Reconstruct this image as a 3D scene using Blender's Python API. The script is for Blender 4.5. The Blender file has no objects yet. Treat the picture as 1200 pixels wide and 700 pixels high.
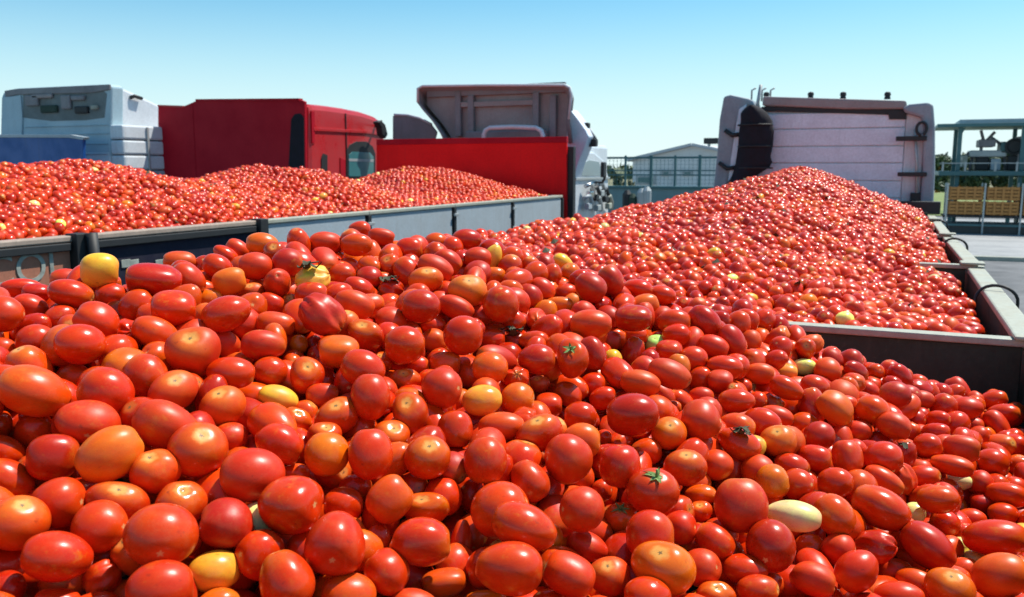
import bpy, bmesh, math, random
import numpy as np
from mathutils import Vector, Matrix

random.seed(7)
rng = np.random.default_rng(7)
S = bpy.context.scene
COL = S.collection
R = math.radians

# ------------------------------------------------------------------ camera
CZ = 3.10                                   # the lens is this high above the yard
FPX = 1000.0                                # focal length in pixels of a 1200 px wide frame
PITCH = math.atan(153 / FPX)
YAW = math.atan(.445 * math.cos(PITCH))     # looking left of the trailer's axis (+Y)
cam = bpy.data.cameras.new('camera')
cam.lens = 36.0 * FPX / 1200
cam.sensor_width = 36
cam.clip_start = .02
cam.clip_end = 3000
cam_o = bpy.data.objects.new('camera', cam)
COL.objects.link(cam_o)
cam_o.location = (0, 0, CZ)
cam_o.rotation_euler = (math.pi / 2 - PITCH, 0, YAW)
S.camera = cam_o
cam.dof.use_dof = True
cam.dof.focus_distance = 1.6
cam.dof.aperture_fstop = 9

# ------------------------------------------------------------------ sky, sun, exposure
SUN_DIR = Vector((.36, .42, 1.0)).normalized()      # towards the sun
S.world = bpy.data.worlds.new('World')
S.world.use_nodes = True
nt = S.world.node_tree
bg = nt.nodes['Background']
sky = nt.nodes.new('ShaderNodeTexSky')
sky.sky_type = 'NISHITA'
sky.sun_disc = False
sky.sun_elevation = math.asin(SUN_DIR.z)
sky.sun_rotation = math.atan2(SUN_DIR.x, SUN_DIR.y)
sky.air_density = 1.0
sky.dust_density = .6
sky.ozone_density = 1.6
tint = nt.nodes.new('ShaderNodeMix')
tint.data_type = 'RGBA'
tint.blend_type = 'MULTIPLY'
tint.inputs[0].default_value = 1
tint.inputs[7].default_value = (.55, 1.03, 1.10, 1)
nt.links.new(sky.outputs[0], tint.inputs[6])
# pale haze low in the sky, all the way round
tc = nt.nodes.new('ShaderNodeTexCoord'); sz = nt.nodes.new('ShaderNodeSeparateXYZ')
nt.links.new(tc.outputs['Generated'], sz.inputs[0])
hz = nt.nodes.new('ShaderNodeMapRange'); hz.interpolation_type = 'SMOOTHSTEP'
hz.inputs[1].default_value = -.02; hz.inputs[2].default_value = .22; hz.inputs[3].default_value = .95; hz.inputs[4].default_value = 0
nt.links.new(sz.outputs[2], hz.inputs[0])
hm = nt.nodes.new('ShaderNodeMix'); hm.data_type = 'RGBA'; hm.inputs[7].default_value = (6.2, 7.3, 7.4, 1)
nt.links.new(hz.outputs[0], hm.inputs[0]); nt.links.new(tint.outputs[2], hm.inputs[6])
nt.links.new(hm.outputs[2], bg.inputs[0])
bg.inputs[1].default_value = .105
sun = bpy.data.lights.new('sun', 'SUN')
sun.energy = 5.0
sun.angle = R(.55)
sun.color = (1, .95, .86)
sun_o = bpy.data.objects.new('sun', sun)
COL.objects.link(sun_o)
sun_o.rotation_euler = SUN_DIR.to_track_quat('Z', 'Y').to_euler()
S.view_settings.view_transform = 'Standard'
S.view_settings.look = 'None'
S.view_settings.exposure = .42
S.view_settings.gamma = 1
S.render.engine = 'CYCLES'
S.cycles.use_denoising = True
S.cycles.max_bounces = 6
S.cycles.sample_clamp_indirect = 6

# ------------------------------------------------------------------ geometry of the view, used to survey the place
FW = Vector((-math.sin(YAW) * math.cos(PITCH), math.cos(YAW) * math.cos(PITCH), -math.sin(PITCH)))
RT = Vector((math.cos(YAW), math.sin(YAW), 0))
UP = RT.cross(FW)
CAM = Vector((0, 0, CZ))
def ray(px, py):
    return FW + RT * ((px - 600) / FPX) - UP * ((py - 350) / FPX)
def onY(px, py, Y):                 # the point of the plane y = Y seen at this pixel
    d = ray(px, py); return CAM + d * (Y / d.y)
def onX(px, py, X):
    d = ray(px, py); return CAM + d * (X / d.x)
def onZ(px, py, Z):
    d = ray(px, py); return CAM + d * ((Z - CZ) / d.z)
def npray(px, py):
    f, r, u = (np.array(v) for v in (FW, RT, UP))
    return f + np.outer((px - 600) / FPX, r) - np.outer((py - 350) / FPX, u)
def project(P):
    q = P - np.array(CAM)
    d = q @ np.array(FW)
    return 600 + FPX * (q @ np.array(RT)) / d, 350 - FPX * (q @ np.array(UP)) / d, d

# ------------------------------------------------------------------ object helpers
def tag(o, label=None, cat=None, group=None, kind=None):
    if label: o['label'] = label
    if cat: o['category'] = cat
    if group: o['group'] = group
    if kind: o['kind'] = kind
    return o
def empty(name, loc, label, cat, group=None):
    o = bpy.data.objects.new(name, None)
    o.empty_display_size = .2
    COL.objects.link(o)
    o.location = loc
    return tag(o, label, cat, group)
class MB:
    """collects shapes given in world coordinates and links them as one mesh object"""
    def __init__(s): s.bm = bmesh.new()
    def box(s, x0, x1, y0, y1, z0, z1):
        v = [s.bm.verts.new((x, y, z)) for x in (x0, x1) for y in (y0, y1) for z in (z0, z1)]
        for f in ((0, 1, 3, 2), (4, 6, 7, 5), (0, 4, 5, 1), (2, 3, 7, 6), (0, 2, 6, 4), (1, 5, 7, 3)):
            s.bm.faces.new([v[i] for i in f])
        return s
    def prism(s, pts, off):                  # a planar outline pushed along off
        off = Vector(off)
        a = [s.bm.verts.new(Vector(p)) for p in pts]
        b = [s.bm.verts.new(Vector(p) + off) for p in pts]
        s.bm.faces.new(a); s.bm.faces.new(b[::-1])
        n = len(a)
        for i in range(n):
            s.bm.faces.new((a[i], b[i], b[(i + 1) % n], a[(i + 1) % n]))
        return s
    def tube(s, pts, r, seg=8, closed=False):
        pts = [Vector(p) for p in pts]
        rings = []
        n = len(pts)
        prev = None
        for i, p in enumerate(pts):
            a = pts[i - 1] if (i or closed) else p
            b = pts[(i + 1) % n] if (i < n - 1 or closed) else p
            t = (b - a).normalized()
            ref = prev if prev is not None else (Vector((0, 0, 1)) if abs(t.z) < .9 else Vector((1, 0, 0)))
            u = (ref - t * ref.dot(t)).normalized(); prev = u
            w = t.cross(u)
            rr = r[i] if isinstance(r, (list, tuple)) else r
            rings.append([s.bm.verts.new(p + (u * math.cos(k * 2 * math.pi / seg) + w * math.sin(k * 2 * math.pi / seg)) * rr) for k in range(seg)])
        m = n if closed else n - 1
        for i in range(m):
            A, B = rings[i], rings[(i + 1) % n]
            for k in range(seg):
                s.bm.faces.new((A[k], A[(k + 1) % seg], B[(k + 1) % seg], B[k]))
        if not closed:
            s.bm.faces.new(rings[0][::-1]); s.bm.faces.new(rings[-1])
        return s
    def disc(s, c, axis, prof, seg=24):      # a lathe round axis: prof = [(along, radius), ...]
        c = Vector(c); ax = Vector(axis).normalized()
        u = (Vector((0, 0, 1)) if abs(ax.z) < .9 else Vector((1, 0, 0)))
        u = (u - ax * u.dot(ax)).normalized(); w = ax.cross(u)
        rings = [[s.bm.verts.new(c + ax * h + (u * math.cos(k * 2 * math.pi / seg) + w * math.sin(k * 2 * math.pi / seg)) * rr) for k in range(seg)] for h, rr in prof]
        for A, B in zip(rings, rings[1:]):
            for k in range(seg):
                s.bm.faces.new((A[k], A[(k + 1) % seg], B[(k + 1) % seg], B[k]))
        s.bm.faces.new(rings[0][::-1]); s.bm.faces.new(rings[-1])
        return s
    def quadsheet(s, grid):                  # rows of points
        rows = [[s.bm.verts.new(Vector(p)) for p in r] for r in grid]
        for A, B in zip(rows, rows[1:]):
            for i in range(len(A) - 1):
                s.bm.faces.new((A[i], A[i + 1], B[i + 1], B[i]))
        return s
    def build(s, name, mat, parent=None, bevel=0, smooth=False, label=None, loc=None, solid=0):
        bmesh.ops.recalc_face_normals(s.bm, faces=s.bm.faces)
        me = bpy.data.meshes.new(name)
        # origin at the base of the shape, so that every part can be picked up by itself
        base = Vector(loc) if loc is not None else (parent.matrix_world.translation if parent else Vector((0, 0, 0)))
        if parent is not None:
            base = wloc(parent)
        bmesh.ops.translate(s.bm, verts=s.bm.verts, vec=-base)
        s.bm.to_mesh(me); s.bm.free()
        if mat: me.materials.append(mat)
        if smooth:
            for p in me.polygons: p.use_smooth = True
        o = bpy.data.objects.new(name, me)
        COL.objects.link(o)
        if parent is not None: o.parent = parent
        else: o.location = base
        if solid:
            m = o.modifiers.new('solid', 'SOLIDIFY'); m.thickness = solid; m.offset = 0
        if bevel:
            m = o.modifiers.new('bevel', 'BEVEL'); m.width = bevel; m.segments = 2; m.limit_method = 'ANGLE'
        if label: o['label'] = label
        return o
def wloc(o):
    v = Vector((0, 0, 0))
    while o is not None:
        v += o.location; o = o.parent
    return v

# ------------------------------------------------------------------ materials
def mat_new(name):
    m = bpy.data.materials.new(name); m.use_nodes = True
    return m, m.node_tree, m.node_tree.nodes['Principled BSDF']
def ramp(nt, lo, hi, c0=(0, 0, 0, 1), c1=(1, 1, 1, 1)):
    r = nt.nodes.new('ShaderNodeValToRGB')
    r.color_ramp.elements[0].position = lo; r.color_ramp.elements[1].position = hi
    r.color_ramp.elements[0].color = c0; r.color_ramp.elements[1].color = c1
    return r
def noise(nt, vec, scale, detail=4, rough=.55):
    n = nt.nodes.new('ShaderNodeTexNoise')
    n.inputs['Scale'].default_value = scale; n.inputs['Detail'].default_value = detail; n.inputs['Roughness'].default_value = rough
    if vec is not None: nt.links.new(vec, n.inputs['Vector'])
    return n
def mix(nt, fac, a, b, mode='MIX'):
    m = nt.nodes.new('ShaderNodeMix'); m.data_type = 'RGBA'; m.blend_type = mode
    for k, v in ((0, fac), (6, a), (7, b)):
        if hasattr(v, 'is_linked'): nt.links.new(v, m.inputs[k])
        elif isinstance(v, (int, float)): m.inputs[k].default_value = v
        else: m.inputs[k].default_value = (*v[:3], 1)
    return m.outputs[2]
def painted(name, col, dirt=(.16, .13, .10), dirt_amt=.5, rough=.45, metal=0, scale=3, streak=True, bump=.15, chips=None, spec=.5):
    """worn paint or metal: large patches of dirt, vertical rain streaks, fine scratches"""
    m, nt, b = mat_new(name)
    g = nt.nodes.new('ShaderNodeNewGeometry')
    n1 = noise(nt, g.outputs['Position'], scale, 7, .65)
    r1 = ramp(nt, .42, .78); nt.links.new(n1.outputs[0], r1.inputs[0])
    mp = nt.nodes.new('ShaderNodeMapping'); mp.inputs['Scale'].default_value = (9, 9, .7)
    nt.links.new(g.outputs['Position'], mp.inputs[0])
    n2 = noise(nt, mp.outputs[0], 2.2, 5, .6)
    r2 = ramp(nt, .5, .8); nt.links.new(n2.outputs[0], r2.inputs[0])
    mx = nt.nodes.new('ShaderNodeMath'); mx.operation = 'MAXIMUM' if streak else 'MULTIPLY'
    nt.links.new(r1.outputs[0], mx.inputs[0]); nt.links.new(r2.outputs[0], mx.inputs[1])
    am = nt.nodes.new('ShaderNodeMath'); am.operation = 'MULTIPLY'; am.inputs[1].default_value = dirt_amt
    nt.links.new(mx.outputs[0], am.inputs[0])
    c = mix(nt, am.outputs[0], col, dirt)
    n3 = noise(nt, g.outputs['Position'], 40, 4, .7)
    v = ramp(nt, .3, .7, (.86, .86, .86, 1), (1.08, 1.08, 1.08, 1)); nt.links.new(n3.outputs[0], v.inputs[0])
    c = mix(nt, 1.0, c, v.outputs[0], 'MULTIPLY')
    if chips:
        n4 = noise(nt, g.outputs['Position'], 14, 6, .7)
        r4 = ramp(nt, .60, .66); nt.links.new(n4.outputs[0], r4.inputs[0])
        c = mix(nt, r4.outputs[0], c, chips)
    nt.links.new(c, b.inputs['Base Color'])
    b.inputs['Metallic'].default_value = metal; b.inputs['Specular IOR Level'].default_value = spec
    rr = nt.nodes.new('ShaderNodeMapRange'); rr.inputs[3].default_value = rough - .08; rr.inputs[4].default_value = min(1, rough + .3)
    nt.links.new(r1.outputs[0], rr.inputs[0]); nt.links.new(rr.outputs[0], b.inputs['Roughness'])
    bp = nt.nodes.new('ShaderNodeBump'); bp.inputs['Strength'].default_value = bump; bp.inputs['Distance'].default_value = .01
    nt.links.new(n1.outputs[0], bp.inputs['Height']); nt.links.new(bp.outputs[0], b.inputs['Normal'])
    return m
def plain(name, col, rough=.5, metal=0, var=.12, scale=20):
    m, nt, b = mat_new(name)
    g = nt.nodes.new('ShaderNodeNewGeometry')
    n = noise(nt, g.outputs['Position'], scale, 4)
    r = ramp(nt, .3, .7, (1 - var,) * 3 + (1,), (1 + var,) * 3 + (1,)); nt.links.new(n.outputs[0], r.inputs[0])
    nt.links.new(mix(nt, 1.0, col, r.outputs[0], 'MULTIPLY'), b.inputs['Base Color'])
    b.inputs['Roughness'].default_value = rough; b.inputs['Metallic'].default_value = metal
    return m
def glass(name, col=(.05, .12, .12), rough=.06):
    m, nt, b = mat_new(name)
    b.inputs['Base Color'].default_value = (*col, 1); b.inputs['Roughness'].default_value = rough
    b.inputs['Specular IOR Level'].default_value = .8
    return m

M = dict(
    rail=painted('weathered_rail', (.37, .38, .31), (.24, .21, .16), .6, .6, scale=6),
    green=painted('dark_green_inside', (.030, .056, .042), (.08, .10, .08), .5, .7, scale=5, chips=(.07, .09, .07), spec=.2),
    steel=painted('blue_grey_side', (.38, .44, .48), (.26, .25, .22), .45, .5, scale=2.5),
    navy=painted('navy_side', (.012, .012, .030), (.06, .055, .06), .45, .6, scale=4, spec=.15),
    brown=painted('brown_grey_side', (.42, .16, .10), (.26, .14, .09), .5, .7, scale=4, spec=.2),
    black=plain('black_rubber_paint', (.016, .017, .018), .6),
    chassis=painted('chassis', (.05, .05, .05), (.14, .11, .08), .6, .7),
    red=painted('bright_red_board', (.80, .010, .012), (.5, .02, .02), .4, .55, scale=3, spec=.12),
    maroon=painted('maroon_board', (.42, .007, .020), (.24, .008, .018), .6, .55, scale=2, spec=.12),
    redcab=painted('red_cab_paint', (.48, .022, .026), (.30, .05, .05), .35, .35, scale=3),
    white=painted('white_cab_paint', (.64, .69, .73), (.34, .35, .35), .5, .38, scale=2),
    lilac=painted('grey_white_panel', (.70, .77, .86), (.50, .54, .60), .55, .45, scale=3),
    pale=painted('pale_blue_cab_paint', (.38, .52, .58), (.26, .36, .39), .45, .4, scale=2),
    blue=painted('blue_board', (.010, .09, .32), (.02, .05, .11), .5, .45),
    grey=painted('grey_plastic', (.22, .21, .22), (.12, .11, .11), .5, .55),
    beige=painted('beige_deflector', (.30, .26, .25), (.2, .17, .16), .5, .5),
    teal=painted('teal_steel', (.05, .15, .16), (.10, .12, .10), .4, .5),
    tealrail=painted('teal_wall', (.16, .27, .28), (.12, .17, .17), .5, .6),
    pane=glass('pale_window', (.30, .38, .40), .15),
    chrome=plain('bright_metal', (.6, .6, .6), .25, .9),
    glass=glass('dark_window'),
    dryleaf=plain('withered_leaf', (.045, .045, .018), .8, var=.4, scale=150),
    recess=painted('recess_grey_green', (.17, .20, .20), (.12, .13, .12), .6, .7),
    tealglass=glass('teal_window', (.04, .17, .18), .12),
    galv=painted('galvanised', (.42, .45, .45), (.25, .24, .22), .4, .45, .3),
    hall=painted('hall_cladding', (.80, .80, .78), (.4, .4, .38), .3, .6, scale=.4),
    hallroof=painted('hall_roof', (.55, .57, .58), (.3, .3, .3), .3, .6, scale=.4),
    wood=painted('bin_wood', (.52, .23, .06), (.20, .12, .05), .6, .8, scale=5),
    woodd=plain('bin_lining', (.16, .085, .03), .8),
    cloth=plain('black_canvas', (.006, .006, .012), .9, var=.3, scale=12),
    letter=plain('pale_lettering', (.30, .32, .28), .7, var=.3),
    calyx=plain('calyx_green', (.13, .22, .05), .7, var=.45, scale=200),
    wing=painted('wing_grey', (.27, .31, .35), (.16, .18, .20), .5, .5, scale=3),
    railb=painted('brown_rail', (.38, .29, .23), (.18, .15, .12), .6, .6, scale=6),
    lamp=plain('amber_lamp', (.5, .18, .03), .3),
)
ANCH = """
21,613,73,68,10,o,s
67,588,66,62,0,r,
117,617,66,66,0,r,
137,590,76,52,-15,r,s
189,627,88,80,0,r,b
65,652,84,62,-5,r,
211,590,64,58,0,r,s
252,669,68,52,10,y,
188,690,86,68,10,r,
119,678,48,42,60,r,p
66,708,60,40,0,r,
113,710,60,36,0,r,
258,708,52,40,0,O,
265,615,70,62,0,d,
305,650,64,60,0,r,
8,690,44,44,0,d,
340,592,78,74,0,r,
402,592,52,44,0,r,
393,637,76,78,0,r,b
417,573,44,36,0,r,
457,585,62,54,45,o,
498,597,62,38,-10,o,s
519,583,50,48,90,r,
494,637,80,60,-3,r,
453,671,62,54,-40,r,
443,630,34,30,90,r,
336,679,80,66,-65,r,
409,697,70,56,0,o,
520,683,60,36,10,o,
485,712,66,48,0,r,
540,632,52,26,85,r,
586,598,78,70,20,o,
612,617,86,60,-20,r,
596,665,90,66,-5,r,
570,708,60,36,0,O,
667,673,70,54,-25,r,
643,707,48,32,0,o,
682,597,58,56,0,r,
705,574,28,28,0,r,
728,608,44,40,0,o,c
765,576,66,58,0,r,c
762,628,64,62,0,r,
795,618,46,42,0,r,
838,634,54,40,-35,r,
868,592,72,64,90,r,
820,600,32,26,0,o,s
822,580,40,26,0,O,
687,640,54,36,-20,r,
714,675,52,50,0,r,s
777,665,80,66,-25,O,s
822,665,50,48,0,r,
757,699,60,50,0,r,
872,667,56,38,-5,r,
888,691,54,38,0,r,
837,698,50,36,0,o,s
642,630,40,36,0,O,
621,563,58,46,-60,r,
932,605,68,40,-10,g,
903,640,66,62,90,d,b
978,604,58,46,-55,o,
1020,606,36,34,0,o,
1032,595,76,48,-30,r,
1025,640,54,36,0,d,p
950,643,42,36,0,o,
982,644,44,42,0,r,
1003,670,58,50,40,r,
1070,655,40,30,-20,o,
1087,640,74,48,-45,d,
1099,585,52,36,0,o,
1119,565,42,22,0,g,
953,680,58,42,-20,r,
1048,670,46,34,-10,r,
1052,699,60,38,0,r,
1075,683,50,36,-25,o,
1113,690,58,52,-30,O,s
1172,675,72,54,15,O,
1125,640,23,22,0,g,
1142,656,28,24,0,g,
1130,667,36,30,0,o,
1166,630,78,46,0,r,
1175,602,36,28,0,r,
1107,613,38,32,-20,r,
1138,608,34,26,0,r,
1180,580,52,30,-10,o,
1150,590,28,26,0,d,
1072,601,28,25,90,g,
1036,563,54,30,-30,o,
979,566,46,38,0,r,
934,568,42,42,0,r,
905,566,44,44,0,O,
928,546,46,32,-20,r,
38,458,88,62,-20,o,
124,460,70,60,-30,r,
104,495,74,54,-15,r,b
41,505,48,44,20,r,
62,536,64,58,0,d,
129,532,86,62,35,O,
181,552,62,54,0,o,s
198,500,92,58,-25,r,
232,527,72,70,0,r,s
270,513,44,40,0,r,
203,459,62,50,35,o,s
261,477,58,50,35,o,s
170,440,58,52,-40,r,
88,444,40,36,0,o,
0,498,36,30,90,r,
5,528,52,36,-25,r,
10,562,66,48,-30,r,
296,556,82,68,0,r,
272,437,60,42,-5,r,
317,435,44,38,0,r,
360,440,46,44,90,r,s
326,467,52,34,-15,y,
378,465,44,34,0,r,
395,488,56,46,35,r,s
346,492,42,30,-25,o,s
328,521,64,48,-30,r,
383,532,58,54,90,O,
380,512,44,36,0,r,s
434,464,60,50,90,r,
481,484,54,46,100,r,s
518,455,54,50,0,r,
565,469,52,40,10,y,
533,504,50,46,90,r,
434,532,68,54,95,r,
458,513,48,44,0,o,s
501,536,58,56,0,r,s
569,540,62,54,90,r,
588,500,62,36,0,o,
473,446,42,30,0,o,s
345,556,40,28,0,o,
425,432,60,46,-20,r,
447,424,28,26,0,o,s
607,467,44,42,0,O,
643,475,36,32,0,r,
631,450,28,22,0,r,s
665,463,40,30,-25,r,
680,489,44,38,0,r,
696,452,36,32,0,r,
632,508,60,44,35,r,s
667,537,62,62,0,r,
682,517,50,44,0,O,
726,546,56,54,90,r,
757,529,42,34,0,o,
741,486,70,52,5,d,
784,508,44,42,0,O,s
821,493,52,50,0,r,
803,548,54,44,0,r,s
839,545,42,40,0,o,
865,500,46,34,-15,o,
868,521,56,38,-30,r,
888,551,42,40,0,o,
862,470,46,32,0,r,
888,470,26,24,0,r,
750,449,54,32,-10,o,
785,438,58,36,-25,r,
822,444,34,30,0,r,
844,447,34,30,0,r,
707,467,38,28,20,r,
775,462,40,26,-40,r,
870,453,26,20,0,r,
708,512,22,20,0,r,
789,478,22,18,0,o,
822,466,34,26,0,r,
890,438,40,26,0,o,
912,517,44,42,0,O,s
960,511,40,36,0,d,
942,497,34,30,0,o,
910,488,44,26,-15,o,
955,537,44,34,-10,r,
993,536,46,38,95,r,
1036,537,48,44,0,r,
1005,505,38,26,0,r,
1048,500,44,34,-30,r,
1023,481,44,36,-30,o,
1049,463,40,34,0,d,
1017,457,30,24,-30,r,
955,453,38,30,-20,r,
922,455,46,28,-25,o,
920,436,32,22,0,y,
942,430,32,20,0,g,
978,478,50,38,-40,O,
1087,524,38,32,0,r,
1127,526,46,34,-10,r,
1162,542,38,36,0,r,
1190,523,34,30,0,r,
1115,545,54,26,-15,o,
1082,558,42,28,0,r,
1132,478,38,28,0,r,
1177,484,38,24,0,r,
1164,469,36,24,15,r,
1097,508,36,26,0,r,
1140,499,28,22,0,r,
1072,492,28,26,0,d,
117,317,48,44,0,y,
83,344,56,36,-15,r,
77,328,40,28,0,r,
127,333,34,24,0,r,
180,328,72,42,-5,d,
221,327,48,36,-45,r,
210,306,42,26,0,o,
203,362,58,48,0,r,
160,358,46,38,35,r,
130,347,40,32,0,r,
113,377,58,46,-25,r,
70,371,38,30,25,r,
35,361,46,32,-25,r,
3,368,48,46,0,r,
25,338,50,24,0,r,
42,343,36,24,0,d,
42,400,48,42,0,r,
94,403,62,52,0,r,
2,411,36,32,0,r,
182,390,60,40,-25,o,
226,412,68,60,0,r,s
263,403,42,34,-40,r,
264,368,62,46,20,r,
246,352,36,28,20,O,
269,330,44,34,15,O,
295,343,32,24,0,o,s
255,313,42,30,-30,r,
266,300,36,22,-35,r,
279,292,34,22,-35,r,
299,312,44,34,0,r,
307,286,42,28,-5,O,
337,309,42,36,0,d,
367,328,46,36,20,y,p
380,284,40,26,0,r,
418,287,42,28,0,o,
421,269,30,22,0,r,
447,278,36,22,-10,r,
480,292,36,30,0,r,
401,322,36,28,0,r,
433,326,36,28,0,d,
458,340,34,28,0,d,p
493,359,52,42,0,d,
535,361,50,28,-25,r,
499,328,44,30,10,O,s
510,314,50,30,-25,r,
548,341,48,42,0,O,s
587,357,50,46,90,r,
578,324,34,24,0,O,
547,280,38,26,0,d,
511,285,32,26,0,o,
525,307,40,28,-35,r,
560,303,36,28,0,r,
416,357,54,34,-20,o,
421,338,42,28,-25,r,
457,375,40,34,0,r,
427,393,50,36,-40,r,s
378,370,64,50,-35,d,p
365,345,44,32,0,r,
323,380,52,32,-10,o,
318,357,38,28,-25,r,
309,404,58,38,0,r,
350,404,26,24,90,O,
397,412,54,42,0,O,
474,404,54,46,0,r,
508,400,34,30,0,o,
506,381,34,26,0,r,
543,393,52,48,0,r,
575,398,38,28,0,r,
603,402,36,28,0,d,p
574,431,48,40,0,O,
522,427,42,32,0,o,
490,429,30,26,0,r,
671,420,50,42,95,r,c
695,415,48,32,-70,d,
630,421,48,40,0,d,
768,404,28,26,0,G,c
784,412,36,30,0,r,
813,420,36,32,0,r,
792,392,38,28,0,r,
745,393,34,26,0,o,
715,400,30,26,0,d,
718,422,28,24,90,y,
692,380,56,36,0,o,
742,373,50,34,0,d,
790,377,44,30,0,r,
826,377,48,34,-45,d,
836,406,42,28,-20,r,
858,399,44,32,-60,d,
880,400,30,26,90,o,
849,431,48,30,-5,r,
692,336,44,36,-40,d,
716,328,40,30,-60,d,
664,343,32,24,0,r,
655,358,38,22,0,O,
636,339,36,26,-40,r,
622,347,34,28,-45,d,
660,308,30,20,-30,y,
747,338,40,24,-10,r,
776,346,36,24,-10,r,
"""

# ================================================================== TOMATOES
def tomato_material(name, per_object):
    m, nt, b = mat_new(name)
    loc = nt.nodes.new('ShaderNodeAttribute'); loc.attribute_name = 'skin'
    if per_object:
        t = nt.nodes.new('ShaderNodeObjectInfo'); tcol = t.outputs['Color']; tseed = t.outputs['Alpha']
    else:
        t = nt.nodes.new('ShaderNodeAttribute'); t.attribute_name = 'tint'; tcol = t.outputs['Color']; tseed = t.outputs['Alpha']
    def math_(op, a, b_=None, c=None):
        n = nt.nodes.new('ShaderNodeMath'); n.operation = op
        for k, v in enumerate((a, b_, c)):
            if v is None: continue
            if isinstance(v, (int, float)): n.inputs[k].default_value = v
            else: nt.links.new(v, n.inputs[k])
        return n.outputs[0]
    sv = nt.nodes.new('ShaderNodeCombineXYZ')
    s40 = math_('MULTIPLY', tseed, 43.0)
    for k in range(3): nt.links.new(s40, sv.inputs[k])
    ad = nt.nodes.new('ShaderNodeVectorMath'); ad.operation = 'ADD'
    nt.links.new(loc.outputs['Vector'], ad.inputs[0]); nt.links.new(sv.outputs[0], ad.inputs[1])
    P = ad.outputs[0]
    sep = nt.nodes.new('ShaderNodeSeparateXYZ'); nt.links.new(loc.outputs['Vector'], sep.inputs[0])
    z = sep.outputs[2]
    n1 = noise(nt, P, 1.1, 3, .5)                       # broad unevenness of ripening
    r1 = ramp(nt, .38, .72); nt.links.new(n1.outputs[0], r1.inputs[0])
    warm = mix(nt, 1.0, tcol, (1.15, 2.2, 1.0), 'MULTIPLY')
    f1 = math_('MULTIPLY', r1.outputs[0], .55)
    c = mix(nt, f1, tcol, warm)
    # yellowish shoulders towards the stem on some fruit
    sh = nt.nodes.new('ShaderNodeMapRange'); sh.inputs[1].default_value = .25; sh.inputs[2].default_value = 1.0
    nt.links.new(math_('ADD', z, math_('MULTIPLY_ADD', n1.outputs[0], .8, -.4)), sh.inputs[0])
    sd = ramp(nt, .35, .85); nt.links.new(tseed, sd.inputs[0])
    shf = math_('MULTIPLY', math_('MULTIPLY', sh.outputs[0], sh.outputs[0]), math_('MULTIPLY_ADD', sd.outputs[0], .40, .06))
    c = mix(nt, shf, c, (.74, .22, .02))
    # speckles and scuffs
    n2 = noise(nt, P, 9, 5, .7)
    r2 = ramp(nt, .60, .74); nt.links.new(n2.outputs[0], r2.inputs[0])
    c = mix(nt, math_('MULTIPLY', r2.outputs[0], .34), c, (.62, .20, .05))
    n6 = noise(nt, P, 1.9, 4, .65)
    r6 = ramp(nt, .56, .78); nt.links.new(n6.outputs[0], r6.inputs[0])
    c = mix(nt, math_('MULTIPLY', math_('MULTIPLY', r6.outputs[0], math_('FRACT', math_('MULTIPLY', tseed, 7.0))), .55), c, (.62, .25, .02))
    n3 = noise(nt, P, 3.1, 3, .6)
    r3 = ramp(nt, .64, .76); nt.links.new(n3.outputs[0], r3.inputs[0])
    c = mix(nt, math_('MULTIPLY', r3.outputs[0], .45), c, (.16, .012, .006))
    # the stem scar: pale ring, corky brown middle
    rad = math_('SQRT', math_('ADD', math_('MULTIPLY', sep.outputs[0], sep.outputs[0]), math_('MULTIPLY', sep.outputs[1], sep.outputs[1])))
    up = math_('GREATER_THAN', z, 0.0)
    an = nt.nodes.new('ShaderNodeMath'); an.operation = 'ARCTAN2'; nt.links.new(sep.outputs[1], an.inputs[0]); nt.links.new(sep.outputs[0], an.inputs[1])
    star = math_('MULTIPLY', math_('SINE', math_('MULTIPLY', an.outputs[0], 5.0)), .022)
    rad2 = math_('ADD', math_('ADD', rad, star), math_('MULTIPLY_ADD', n2.outputs[0], .22, -.11))
    ring = ramp(nt, .20, .36, (1, 1, 1, 1), (0, 0, 0, 1)); nt.links.new(rad2, ring.inputs[0])
    c = mix(nt, math_('MULTIPLY', math_('MULTIPLY', ring.outputs[0], up), math_('MULTIPLY_ADD', sd.outputs[0], .45, .25)), c, (.74, .40, .10))
    core = ramp(nt, .04, .085, (1, 1, 1, 1), (0, 0, 0, 1)); nt.links.new(rad2, core.inputs[0])
    c = mix(nt, math_('MULTIPLY', core.outputs[0], up), c, (.20, .12, .05))
    dn = math_('LESS_THAN', z, 0.0)
    dot = ramp(nt, .06, .12, (1, 1, 1, 1), (0, 0, 0, 1)); nt.links.new(rad2, dot.inputs[0])
    c = mix(nt, math_('MULTIPLY', math_('MULTIPLY', dot.outputs[0], dn), .8), c, (.62, .36, .14))
    n4 = noise(nt, P, 26, 4, .7)
    v4 = ramp(nt, .3, .7, (.90, .86, .9, 1), (1.08, 1.12, 1.05, 1)); nt.links.new(n4.outputs[0], v4.inputs[0])
    c = mix(nt, 1.0, c, v4.outputs[0], 'MULTIPLY')
    # dried field dust and juice, more on some fruit than on others
    n5 = noise(nt, P, 2.3, 6, .75)
    r5 = ramp(nt, .48, .80); nt.links.new(n5.outputs[0], r5.inputs[0])
    fd_ = math_('FRACT', math_('MULTIPLY', tseed, 29.0))
    c = mix(nt, math_('MULTIPLY', r5.outputs[0], math_('MULTIPLY', fd_, .26)), c, (.50, .20, .08))
    nt.links.new(c, b.inputs['Base Color'])
    rr = nt.nodes.new('ShaderNodeMapRange'); rr.inputs[3].default_value = .22; rr.inputs[4].default_value = .36
    fr_ = math_('FRACT', math_('MULTIPLY', tseed, 17.0))
    nt.links.new(n3.outputs[0], rr.inputs[0])
    nt.links.new(math_('ADD', rr.outputs[0], math_('MULTIPLY_ADD', math_('MULTIPLY', fr_, fr_), .26, -.07)), b.inputs['Roughness'])
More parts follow.
